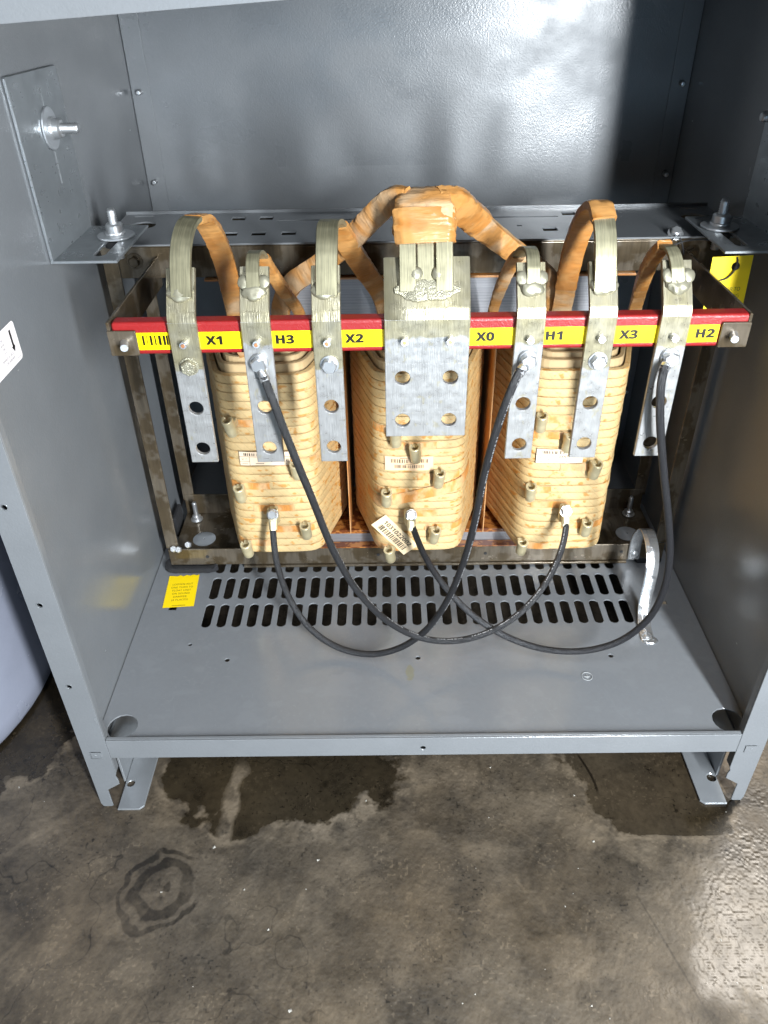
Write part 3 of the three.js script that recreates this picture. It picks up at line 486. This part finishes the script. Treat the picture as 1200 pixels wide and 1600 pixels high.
// terminal bars
const bars = [['X', -0.216, 0.026, 0.396, 0.297], ['H', -0.1505, 0.0265, 0.420, 0.296], ['X', -0.0873, 0.026, 0.396, 0.296], ['N', 0.0025, 0.0765, 0.424, 0.3235], ['H', 0.0945, 0.026, 0.418, 0.2965], ['X', 0.158, 0.0255, 0.393, 0.2965], ['H', 0.223, 0.0265, 0.412, 0.2975]];
const ZF = -0.1062, BT = 0.0052;
const barLabels = ['terminal bar left of the X1 label', 'terminal bar between the X1 and H3 labels', 'terminal bar between the H3 and X2 labels', 'wide four-hole terminal plate', 'terminal bar between the X0 and H1 labels', 'terminal bar between the H1 and X3 labels', 'terminal bar between the X3 and H2 labels'];
const barMeshes = bars.map(([kind, cx, w, dip, y0], i) => {
  const s = shapeOf([[cx - w / 2, y0], [cx + w / 2, y0], [cx + w / 2, 0.442], [cx - w / 2, 0.442]]);
  if (kind === 'N') { for (const dx of [-0.0222, 0.0222]) for (const y of [0.341, 0.3854]) circleHole(s, cx + dx, y, 0.0071); }
  else { for (const y of [0.3125, 0.357]) circleHole(s, cx, y, 0.0070); }
  const low = at(ext(s, BT, 0.0005, 16), 0, 0, ZF - BT);
  const top = kind === 'N' ? 0.486 : 0.481, L = (top - 0.447) / 0.034;
  const bend = sweep([[cx, 0.4405, ZF - BT / 2], [cx, 0.4455, ZF - BT / 2 - 0.0006], [cx, 0.4505, ZF - BT / 2 - 0.0036], [cx, 0.455, ZF - BT / 2 - 0.007], [cx, 0.447 + 0.034 * L, ZF - BT / 2 - 0.0010 - 0.026 * L]], { w, t: BT, wd: () => V(1, 0, 0), n: 14, sec: 16, power: 14 });
  const b = mesh('terminal_bar', join([low, bend]), barMat(dip, i), tr, barLabels[i]);
  const add = (name, g, m, x, y, z, rx = 0, rz = 0) => { const o = mesh(name, g, m, b); o.position.set(x, y, z); o.rotation.set(rx, 0, rz); return o; };
  for (const dx of kind === 'N' ? [-0.0205, 0.0205] : [0]) { add('stud', join([at(cyl(0.0031, 0.0035, 0.0075, 16), 0, 0.0037, 0)]), zinc, cx + dx, 0.4225, ZF, Math.PI / 2 - 0.15); add('stud_core', join([at(cyl(0.0017, 0.0017, 0.0012, 12), 0, 0, 0)]), copper, cx + dx, 0.4235, ZF + 0.0077, Math.PI / 2 - 0.15); }
  if (kind === 'X') add('hex_bolt', join([washer(0.0088, 0.003, 0.0013), at(hexNut(0.0074, 0.0062), 0, 0.0012, 0)]).rotateY(0.3 * i), i === 0 ? weldMat : zinc, cx + 0.0008, 0.4005, ZF, Math.PI / 2);
  // weld at the head of the bar
  if (kind !== 'N') add('weld', lump(kind === 'X' ? 0.0118 : 0.0105, 0.0085, 0.0042, i + 1, 0.3), weldMat, cx, 0.4655, -0.1195, -0.65);
  if (kind === 'H') for (const d of [-1, 1]) add('weld_slug', lump(0.0058, 0.0064, 0.0021, i + 5 * d + 20, 0.12), weldMat, cx + d * 0.0085, 0.4725, -0.1225, -0.65);
  if (kind === 'N') {
    add('weld', sweep(Array.from({ length: 9 }, (_, k) => [-0.029 + k * 0.00725, 0.0011 * Math.sin(k * 1.9), 0.0005 * Math.cos(k * 2.3)]), { w: (k) => 0.0165 * (1 + 0.09 * Math.abs(Math.sin(k * 24)) + 0.1 * Math.sin(k * 5)) * Math.sqrt(Math.sin(Math.PI * clamp(k, 0.03, 0.97))), t: (k) => 0.0062 * (0.75 + 0.4 * Math.abs(Math.sin(k * 24))) * Math.sqrt(Math.sin(Math.PI * clamp(k, 0.03, 0.97))), wd: () => V(0, 1, 0), n: 120, sec: 18, power: 2.3, jitter: 0.15, s: 5 }), weldMat, cx, 0.464, -0.1178, -0.65);
    for (const d of [-0.008, 0.0118]) add('weld_slug', lump(0.0062, 0.0066, 0.0038, 60 + d * 1000, 0.1), weldMat, cx + d - 0.002, 0.477, -0.1245, -0.65);
  }
  return b;
});
// leads: bare strap welded to the bar, then wrapped in paper tape on its way down to the coil
const strapMat = std({ map: scaled(tex(256, 256, (x, y) => { const b = fbm(x / 60, y / 2.5, 3, 401), n = fbm(x / 40, y / 40, 4, 403), v = 0.27 + 0.2 * (b - 0.5) + 0.12 * (n - 0.5); return [v, v * 0.93, v * 0.6]; }, true, THREE.MirroredRepeatWrapping), 0.06), metalness: 0.6, roughness: 0.42 });
const X1 = V(1, 0, 0), lerpV = (a, b) => (t) => a.clone().lerp(b, t);
function lead(strapPts, tapePts, ws, wt, wdEnd, n, label) {
  const s = mesh('lead_strap', sweep(strapPts, { w: ws, t: ws > 0.015 ? 0.0046 : 0.0034, wd: () => X1, n: 26, sec: 16, power: 9 }), strapMat, tr, label);
  if (!tapePts) return;
  const cut = [0, 0.52, 0.5, 0.62, 0.42, 0.5, 0.45][n], o = { wd: lerpV(X1, wdEnd), sec: 20, power: 6, jitter: 0.22, s: n };
  mesh('tape_wrap', sweep(tapePts, { ...o, w: wt[0], t: wt[1], n: 34, to: cut }), n === 5 ? tapeMat : tapeOrange, s);
  mesh('tape_wrap', sweep(tapePts, { ...o, w: wt[0] * 0.95, t: wt[1] * 0.85, n: 34, from: cut - 0.01 }), tapeMat, s);
}
lead([[-0.2145, 0.462, -0.1155], [-0.214, 0.482, -0.125], [-0.2125, 0.502, -0.138], [-0.2095, 0.5135, -0.155], [-0.2055, 0.5155, -0.170], [-0.2025, 0.511, -0.184]], [[-0.2065, 0.5145, -0.167], [-0.2025, 0.5115, -0.182], [-0.1985, 0.494, -0.203], [-0.195, 0.458, -0.224], [-0.1950, 0.405, -0.245], [-0.195, 0.35, -0.268], [-0.19, 0.325, -0.28]], 0.019, [0.0205, 0.0085], V(1, 0, -0.5), 1);
lead([[-0.0862, 0.462, -0.1155], [-0.0858, 0.484, -0.126], [-0.0852, 0.502, -0.140], [-0.0845, 0.511, -0.158], [-0.081, 0.509, -0.174], [-0.076, 0.495, -0.192]], [[-0.079, 0.503, -0.183], [-0.073, 0.485, -0.203], [-0.057, 0.445, -0.24], [-0.038, 0.395, -0.285], [-0.03, 0.35, -0.30]], 0.0195, [0.021, 0.0085], V(0.8, 0.5, -0.2), 2);
lead([[0.1578, 0.462, -0.1155], [0.1578, 0.485, -0.1255], [0.1575, 0.505, -0.138], [0.156, 0.519, -0.152], [0.155, 0.521, -0.168], [0.154, 0.513, -0.182]], [[0.1568, 0.514, -0.1455], [0.1555, 0.5225, -0.160], [0.1535, 0.514, -0.181], [0.1505, 0.485, -0.205], [0.1505, 0.445, -0.226], [0.154, 0.40, -0.25], [0.157, 0.345, -0.285]], 0.0195, [0.0212, 0.009], V(1, 0, 0.3), 3);
lead([[-0.151, 0.466, -0.118], [-0.151, 0.482, -0.1265], [-0.151, 0.4905, -0.139], [-0.1495, 0.4885, -0.155], [-0.1465, 0.476, -0.171]], [[-0.1475, 0.480, -0.166], [-0.144, 0.463, -0.182], [-0.1365, 0.432, -0.212], [-0.128, 0.392, -0.256], [-0.125, 0.345, -0.28]], 0.012, [0.0125, 0.0085], V(1, 0.3, -0.3), 4);
lead([[0.0955, 0.466, -0.118], [0.0955, 0.482, -0.1265], [0.095, 0.4905, -0.139], [0.0925, 0.4885, -0.155], [0.0885, 0.474, -0.175]], [[0.089, 0.477, -0.172], [0.0865, 0.464, -0.188], [0.0825, 0.432, -0.218], [0.081, 0.388, -0.258], [0.082, 0.345, -0.28]], 0.012, [0.0115, 0.008], V(1, 0, 0.3), 5);
lead([[0.2225, 0.466, -0.118], [0.2205, 0.482, -0.1265], [0.218, 0.4905, -0.139], [0.2155, 0.489, -0.153], [0.2145, 0.477, -0.168]], [[0.2155, 0.491, -0.150], [0.2145, 0.478, -0.166], [0.216, 0.458, -0.186], [0.2215, 0.432, -0.212], [0.230, 0.395, -0.245], [0.236, 0.345, -0.28]], 0.012, [0.0135, 0.0095], V(1, 0.2, 0.2), 6);
// neutral: three straps gathered in one wrap, then a taped run to either side
for (const [x, dz, w] of [[-0.0147, 0, 0.0148], [0.0012, -0.004, 0.0150], [0.0175, 0, 0.0152]]) lead([[x, 0.464, -0.1165 + dz], [x, 0.485, -0.1270 + dz], [x, 0.505, -0.1390 + dz], [x, 0.522, -0.1500 + dz]], null, w, null, X1, 7);
const nPts = [[0.001, 0.4985, -0.1385], [0.0005, 0.512, -0.145], [0, 0.525, -0.153], [0, 0.532, -0.166], [0.001, 0.530, -0.182]], nW = (k) => 0.050 + 0.003 * Math.sin(k * 5) - 0.004 * k;
const wrap = mesh('neutral_lead', sweep(nPts, { w: nW, t: 0.0115, wd: () => V(1, 0.07, 0), n: 36, sec: 40, power: 4, jitter: 0.3, s: 8, from: 0.3 }), tapeMat, tr, 'taped neutral lead above the wide terminal plate');
mesh('tape_wrap', sweep(nPts, { w: (k) => nW(k) + 0.0022, t: 0.0136, wd: () => V(1, -0.05, 0), n: 26, sec: 40, power: 4, jitter: 0.3, s: 12, to: 0.46 }), tapeOrange, wrap);
mesh('tape_wrap', sweep([[-0.012, 0.529, -0.166], [-0.026, 0.527, -0.176], [-0.046, 0.507, -0.194], [-0.07, 0.477, -0.22], [-0.103, 0.447, -0.243], [-0.134, 0.422, -0.258], [-0.15, 0.39, -0.27], [-0.155, 0.345, -0.285]], { w: 0.0215, t: 0.010, wd: lerpV(V(0.55, -0.75, 0.2), V(0.4, -0.9, 0.3)), n: 60, sec: 20, power: 6, jitter: 0.25, s: 9 }), tapeMat, wrap);
mesh('tape_wrap', sweep([[0.010, 0.526, -0.166], [0.0265, 0.5245, -0.174], [0.044, 0.5075, -0.198], [0.056, 0.4945, -0.215]], { w: 0.027, t: 0.0150, wd: lerpV(V(0.6, 0.75, 0.2), V(0.55, 0.8, 0.22)), n: 26, sec: 20, power: 5, jitter: 0.3, s: 11 }), tapeOrange, wrap);
mesh('tape_wrap', sweep([[0.012, 0.525, -0.166], [0.0265, 0.524, -0.174], [0.044, 0.507, -0.198], [0.0600, 0.4895, -0.22], [0.092, 0.463, -0.235], [0.1215, 0.440, -0.245], [0.143, 0.415, -0.258], [0.152, 0.385, -0.27], [0.158, 0.345, -0.285]], { w: (k) => 0.023 + 0.002 * Math.sin(k * 9), t: 0.0115, wd: lerpV(V(0.6, 0.75, 0.2), V(0.4, 0.9, 0.3)), n: 64, sec: 20, power: 6, jitter: 0.25, s: 10 }), tapeMat, wrap);

// ---------------------------------------------------------------- loose and hung things
// black jumper cables looped between the terminal bars and the coil taps
const printTex = tex(1024, 64, (x, y) => { const on = y > 13 && y < 18 && hash(x >> 2, 3, 501) > 0.45 && (x % 200) < 150; return on ? [0.25, 0.25, 0.25] : [0.012, 0.012, 0.014]; }, true);
const cables = [
  ['black jumper cable from the bar beside H3 to the right coil', [[-0.1495, 0.4050, -0.0985], [-0.1462, 0.3940, -0.0960], [-0.1400, 0.3753, -0.090], [-0.1276, 0.3298, -0.086], [-0.1110, 0.2692, -0.085], [-0.0919, 0.1977, -0.086], [-0.0685, 0.1380, -0.090], [-0.0354, 0.0868, -0.096], [0.0032, 0.0540, -0.103], [0.0433, 0.0402, -0.112], [0.0850, 0.0416, -0.125], [0.1223, 0.0555, -0.142], [0.1531, 0.0789, -0.165], [0.1755, 0.1073, -0.195], [0.1831, 0.1284, -0.215], [0.1832, 0.1362, -0.2225]]],
  ['black jumper cable from the bar beside H1 to the left coil', [[0.0905, 0.4075, -0.0985], [0.0873, 0.3981, -0.0960], [0.0799, 0.3823, -0.090], [0.0691, 0.3455, -0.086], [0.0596, 0.2930, -0.085], [0.0534, 0.2345, -0.086], [0.0434, 0.1724, -0.090], [0.0285, 0.1151, -0.096], [0.0068, 0.0663, -0.103], [-0.0229, 0.0316, -0.110], [-0.0579, 0.0132, -0.118], [-0.0957, 0.0135, -0.128], [-0.1302, 0.0307, -0.142], [-0.1556, 0.0604, -0.162], [-0.1721, 0.0935, -0.190], [-0.1773, 0.1249, -0.214], [-0.1772, 0.137, -0.2225]]],
  ['black jumper cable from the bar beside H2 to the middle coil', [[0.2194, 0.4090, -0.0985], [0.2174, 0.3998, -0.0960], [0.2152, 0.3841, -0.090], [0.2188, 0.3533, -0.086], [0.2317, 0.2983, -0.084], [0.2486, 0.2369, -0.084], [0.2607, 0.1854, -0.086], [0.2652, 0.1327, -0.090], [0.2574, 0.0841, -0.096], [0.2323, 0.0451, -0.102], [0.1950, 0.0248, -0.108], [0.1510, 0.0206, -0.116], [0.1050, 0.0329, -0.126], [0.0628, 0.0564, -0.142], [0.0286, 0.0859, -0.165], [0.0078, 0.1069, -0.195], [-0.0026, 0.1244, -0.215], [-0.0068, 0.1335, -0.2225]]],
];
const skin = cables.map((c, k) => { const t = printTex.clone(); t.repeat.set(3.2, 1); t.offset.set(0.27 * k, 0.15 * k); t.needsUpdate = true; return std({ map: k < 2 ? t : null, color: k < 2 ? 0xffffff : new THREE.Color().setRGB(0.012, 0.012, 0.014), roughness: 0.46, bumpMap: scaled(peel, 0.2), bumpScale: 0.0004 }); });
cables.forEach(([label, pts], k) => {
  const c = thing('jumper_cable', label, 'cable', 'jumper cables looped over the floor pan');
  mesh('sheath', new THREE.TubeGeometry(new THREE.CatmullRomCurve3(pts.slice(1).map((p) => V(...p)), false, 'centripetal'), 160, 0.0039, 14), skin[k], c);
  const a = V(...pts[0]), b = V(...pts[1]), dir = b.clone().sub(a).normalize(), q = new THREE.Quaternion().setFromUnitVectors(V(0, -1, 0), dir);
  const bolt = V(bars[[1, 4, 6][k]][1] + [-0.0002, 0.0, 0.0005][k], 0.4035, ZF);
  const eye = mesh('ring_lug', join([washer(0.0088, 0.0035, 0.0016).rotateX(Math.PI / 2)]), zinc, c); eye.position.set(bolt.x, bolt.y, bolt.z + 0.0001);
  const end = b.clone().addScaledVector(dir, 0.005), st = V(bolt.x, bolt.y, bolt.z + 0.0012);
  mesh('lug_barrel', join([sweep([st.clone().addScaledVector(dir, 0.006).toArray(), st.clone().lerp(end, 0.5).add(V(0, 0, 0.0015)).toArray(), end.clone().lerp(st, 0.3).toArray(), end.toArray()], { w: (t) => lerp(0.0118, 0.0094, sst(0, 0.4, t)), t: (t) => lerp(0.002, 0.0094, sst(0, 0.4, t)), wd: () => V(1, 0, 0), n: 18, sec: 20, power: 2.4 })]), zinc, c);
  const head = mesh('hex_bolt', join([washer(0.0084, 0.003, 0.0012), at(hexNut(0.0076, 0.0066), 0, 0.0012, 0)]).rotateX(Math.PI / 2).rotateZ(0.2 + k), zinc, c); head.position.set(bolt.x, bolt.y, bolt.z + 0.0018);
  const e = V(...pts[pts.length - 1]);
  mesh('end_lug', join([sweep([[e.x, e.y - 0.008, e.z + 0.0045], [e.x, e.y + 0.001, e.z], [e.x, e.y + 0.009, e.z - 0.0055], [e.x, e.y + 0.0135, e.z - 0.0075]], { w: (t) => lerp(0.0096, 0.0125, t), t: (t) => lerp(0.0096, 0.0022, sst(0.35, 0.8, t)), wd: () => V(1, 0, 0), n: 16, sec: 20, power: 2.6 })]), lugMat, c);
  const tb = mesh('tap_bolt', join([washer(0.0072, 0.003, 0.0012), at(hexNut(0.0064, 0.0058), 0, 0.0012, 0)]).rotateX(Math.PI / 3.1), zinc, c); tb.position.set(e.x, e.y + 0.0095, e.z - 0.0035);
});
// bare aluminium bonding strap from the tray down to the floor pan
{
  const s = thing('bonding_strap', 'bent bare aluminium bonding strap bolted to the floor pan', 'strap');
  mesh('strap', sweep([[0.2885, 0.0014, -0.1485], [0.2895, 0.0014, -0.162], [0.2905, 0.0034, -0.1738], [0.2925, 0.0116, -0.188], [0.2942, 0.0244, -0.1975], [0.2959, 0.047, -0.2015], [0.2976, 0.068, -0.207], [0.2994, 0.0835, -0.2205], [0.3011, 0.0905, -0.2417], [0.3028, 0.0868, -0.2655], [0.3045, 0.066, -0.2865], [0.306, 0.040, -0.2975], [0.3075, 0.010, -0.2992]], { w: 0.0165, t: 0.0016, wd: () => V(1, 0, 0.02), n: 90, sec: 16, power: 12 }), alu, s);
  for (const [x, y, z, rx] of [[0.2885, 0.0022, -0.1545, 0], [0.3072, 0.019, -0.2985, Math.PI / 2]]) { const b = mesh('rivet', join([new THREE.SphereGeometry(0.0042, 16, 8, 0, Math.PI * 2, 0, Math.PI / 2).scale(1, 0.5, 1), at(washer(0.0058, 0.002, 0.0008), 0, 0, 0)]), zinc, s); b.position.set(x, y, z); b.rotation.x = rx; }
  const bl = mesh('sealant', lump(0.0105, 0.0018, 0.0075, 71, 0.35), alu, s); bl.position.set(0.2905, 0.0008, -0.149);
}
// foam damper pads round the tray ends
{
  const a = thing('damper_pad', 'black foam damper pad under the front left tray corner', 'pad', 'damper pads under the tray');
  mesh('pad', sweep([[-0.3465, 0.0055, -0.312], [-0.3468, 0.0055, -0.300], [-0.343, 0.0052, -0.2945], [-0.325, 0.005, -0.2935], [-0.30, 0.005, -0.2935], [-0.285, 0.005, -0.2945], [-0.278, 0.005, -0.299]], { w: 0.0085, t: 0.0088, wd: () => V(0, 1, 0), n: 50, sec: 12, power: 5, jitter: 0.35, s: 4 }), foam, a);
  for (const [x, z, l, h] of [[-0.326, -0.408, 'black foam damper pad at the left rear tray corner', 0.03], [0.331, -0.315, 'black foam damper pad beside the aluminium strap', 0.0]]) { const b = thing('damper_pad', l, 'pad', 'damper pads under the tray', [x, 0, z]); mesh('pad', metric(at(new RoundedBoxGeometry(0.036, 0.0095, 0.03, 2, 0.003), 0, 0.0048, 0)), foam, b); if (h) mesh('foam_edge', metric(at(new RoundedBoxGeometry(0.007, 0.034, 0.04, 2, 0.003), -0.026, 0.017, 0.012)), foam, b); }
}
// yellow hang tag with its black tie, on the right end of the clamp rail
{
  const t = thing('hang_tag', 'yellow hang tag on a black tie behind the right support arm', 'tag');
  const tx = canvasTex(330, 640, (g, w, h) => { g.fillStyle = '#f3d200'; g.fillRect(0, 0, w, h); g.fillStyle = '#4a4208'; g.font = '42px sans-serif'; g.textAlign = 'right'; g.fillText('PRIOR TO', 278, 275); g.fillText('ING', 278, 330); g.textAlign = 'left'; g.fillText('BL', 40, 500); g.fillText('ACKE', 15, 556); });
  const s = shapeOf([[-0.0205, -0.083], [0.0205, -0.083], [0.0205, 0], [-0.0205, 0]]); circleHole(s, 0.0045, -0.0105, 0.0042);
  const g = ext(s, 0.0004, 0.0001, 12), p = g.attributes.position, uv = g.attributes.uv; for (let i = 0; i < p.count; i++) uv.setXY(i, p.getX(i) / 0.041 + 0.5, p.getY(i) / 0.083 + 1);
  const c = mesh('card', g, paperMat(tx), t); c.position.set(0.3150, 0.4540, -0.232); c.rotation.set(-0.03, 0.02, 0.03);
  mesh('tie', join([tube([[0.2785, 0.459, -0.301], [0.272, 0.448, -0.292], [0.288, 0.452, -0.292], [0.304, 0.4585, -0.27], [0.3195, 0.452, -0.231], [0.3195, 0.444, -0.229], [0.313, 0.433, -0.229], [0.300, 0.428, -0.232]], 0.0009, 50, 7), tube([[0.278, 0.460, -0.301], [0.284, 0.449, -0.294], [0.288, 0.437, -0.293]], 0.0009, 20, 7)]), rubber, t);
  const k = mesh('tie_bolt', join([hexNut(0.0058, 0.006), at(washer(0.0085, 0.003, 0.0014), 0, -0.001, 0)]).rotateX(0.6), zinc, t); k.position.set(0.2785, 0.4565, -0.3035);
}
// pale drum beside the cabinet
{
  const d = thing('drum', 'pale blue grey round drum standing left of the cabinet', 'drum', null, [-0.805, GY, -0.2]);
  const p = [[0, 0.001], [0.275, 0.001], [0.291, 0.006], [0.298, 0.018], [0.300, 0.04], [0.300, 0.28], [0.303, 0.29], [0.303, 0.30], [0.300, 0.31], [0.300, 0.57], [0.303, 0.58], [0.303, 0.59], [0.300, 0.60], [0.300, 0.85], [0.296, 0.87]].map((a) => new THREE.Vector2(...a));
  mesh('body', metric(toCreasedNormals(new THREE.LatheGeometry(p, 72), 0.7)), std({ color: lin(0.27, 0.285, 0.35), roughness: 0.45, map: scaled(grime, 0.25), roughnessMap: scaled(smear, 0.3) }), d);
  mesh('lid', metric(new THREE.LatheGeometry([[0, 0.875], [0.27, 0.875], [0.29, 0.88], [0.305, 0.885], [0.307, 0.875], [0.303, 0.855]].map((a) => new THREE.Vector2(...a)), 64)), std({ color: lin(0.3, 0.31, 0.34), roughness: 0.5 }), d);
}

// ---------------------------------------------------------------- lamps out of view, placed to light the cabinet and the ground
function areaLight(parent, [x, y, z], aim, w, h, i, c) { const l = new THREE.RectAreaLight(new THREE.Color().setRGB(...c), i, w, h); l.position.set(x, y, z); parent.add(l); l.lookAt(...aim); return l; }
{
  const k = thing('unseen_lamp', 'unseen tall narrow lamp right of the camera, placed to light the cabinet', 'lamp');
  const head = new THREE.Group(); head.position.set(...KEY.pos); head.lookAt(...KEY.aim);
  const fwd = V(0, 0, 1).applyQuaternion(head.quaternion);
  const hs = mesh('housing', metric(new RoundedBoxGeometry(KEY.w + 0.03, KEY.h + 0.03, 0.04, 2, 0.006)), rubber, k); hs.position.copy(head.position).addScaledVector(fwd, -0.026); hs.quaternion.copy(head.quaternion);
  const dif = mesh('diffuser', new THREE.PlaneGeometry(KEY.w, KEY.h), std({ color: lin(0.8, 0.8, 0.8), emissive: lin(...KEY.c), emissiveIntensity: 6, roughness: 0.6 }), k); dif.position.copy(head.position).addScaledVector(fwd, -0.004); dif.quaternion.copy(head.quaternion);
  mesh('pole', metric(at(cyl(0.012, 0.012, KEY.pos[1] - GY, 16), KEY.pos[0] - fwd.x * 0.07, (KEY.pos[1] + GY) / 2, KEY.pos[2] - fwd.z * 0.07)), darkSteel, k);
  mesh('foot', metric(at(cyl(0.14, 0.16, 0.02, 32), KEY.pos[0] - fwd.x * 0.07, GY + 0.011, KEY.pos[2] - fwd.z * 0.07)), darkSteel, k);
  const al = areaLight(scene, KEY.pos, KEY.aim, KEY.w, KEY.h, KEY.i, KEY.c); al.name = 'unseen_lamp_light';
}
for (const c of CEIL) {
  const k = thing('unseen_ceiling_light', c.label, 'light', 'unseen ceiling lights', c.pos);
  mesh('housing', metric(at(new RoundedBoxGeometry(c.w + 0.05, 0.06, c.h + 0.05, 2, 0.01), 0, 0.036, 0)), paint, k);
  mesh('diffuser', new THREE.PlaneGeometry(c.w, c.h).rotateX(Math.PI / 2), std({ color: lin(0.8, 0.8, 0.8), emissive: lin(...c.c), emissiveIntensity: 4, roughness: 0.6 }), k).position.y = 0.003;
  const al = areaLight(scene, c.pos, [c.pos[0], 0, c.pos[2] + 0.0001], c.w, c.h, c.i, c.c); al.name = 'unseen_ceiling_glow';
}
{
  const k = thing('unseen_light_panel', 'unseen low glowing panel behind the camera, placed for a bluish sheen on the back wall', 'window', null, UNSEEN_PANEL.pos);
  const w = UNSEEN_PANEL.w / 2, h = UNSEEN_PANEL.h / 2, f = [box(-w - 0.04, w + 0.04, h, h + 0.04, 0, 0.04), box(-w - 0.04, w + 0.04, -h - 0.03, -h, 0, 0.04), box(-w - 0.04, -w, -h, h, 0, 0.04), box(w, w + 0.04, -h, h, 0, 0.04)];
  mesh('frame', join(f), darkSteel, k);
  mesh('glow_pane', new THREE.PlaneGeometry(UNSEEN_PANEL.w, UNSEEN_PANEL.h).rotateY(Math.PI), std({ color: lin(0.6, 0.65, 0.7), emissive: lin(...UNSEEN_PANEL.c), emissiveIntensity: 1.5, roughness: 0.6 }), k).position.z = 0.012;
  const al = areaLight(scene, UNSEEN_PANEL.pos, [UNSEEN_PANEL.pos[0], UNSEEN_PANEL.pos[1], 0], UNSEEN_PANEL.w, UNSEEN_PANEL.h, UNSEEN_PANEL.i, UNSEEN_PANEL.c); al.name = 'unseen_panel_light';
}
renderer.render(scene, camera);
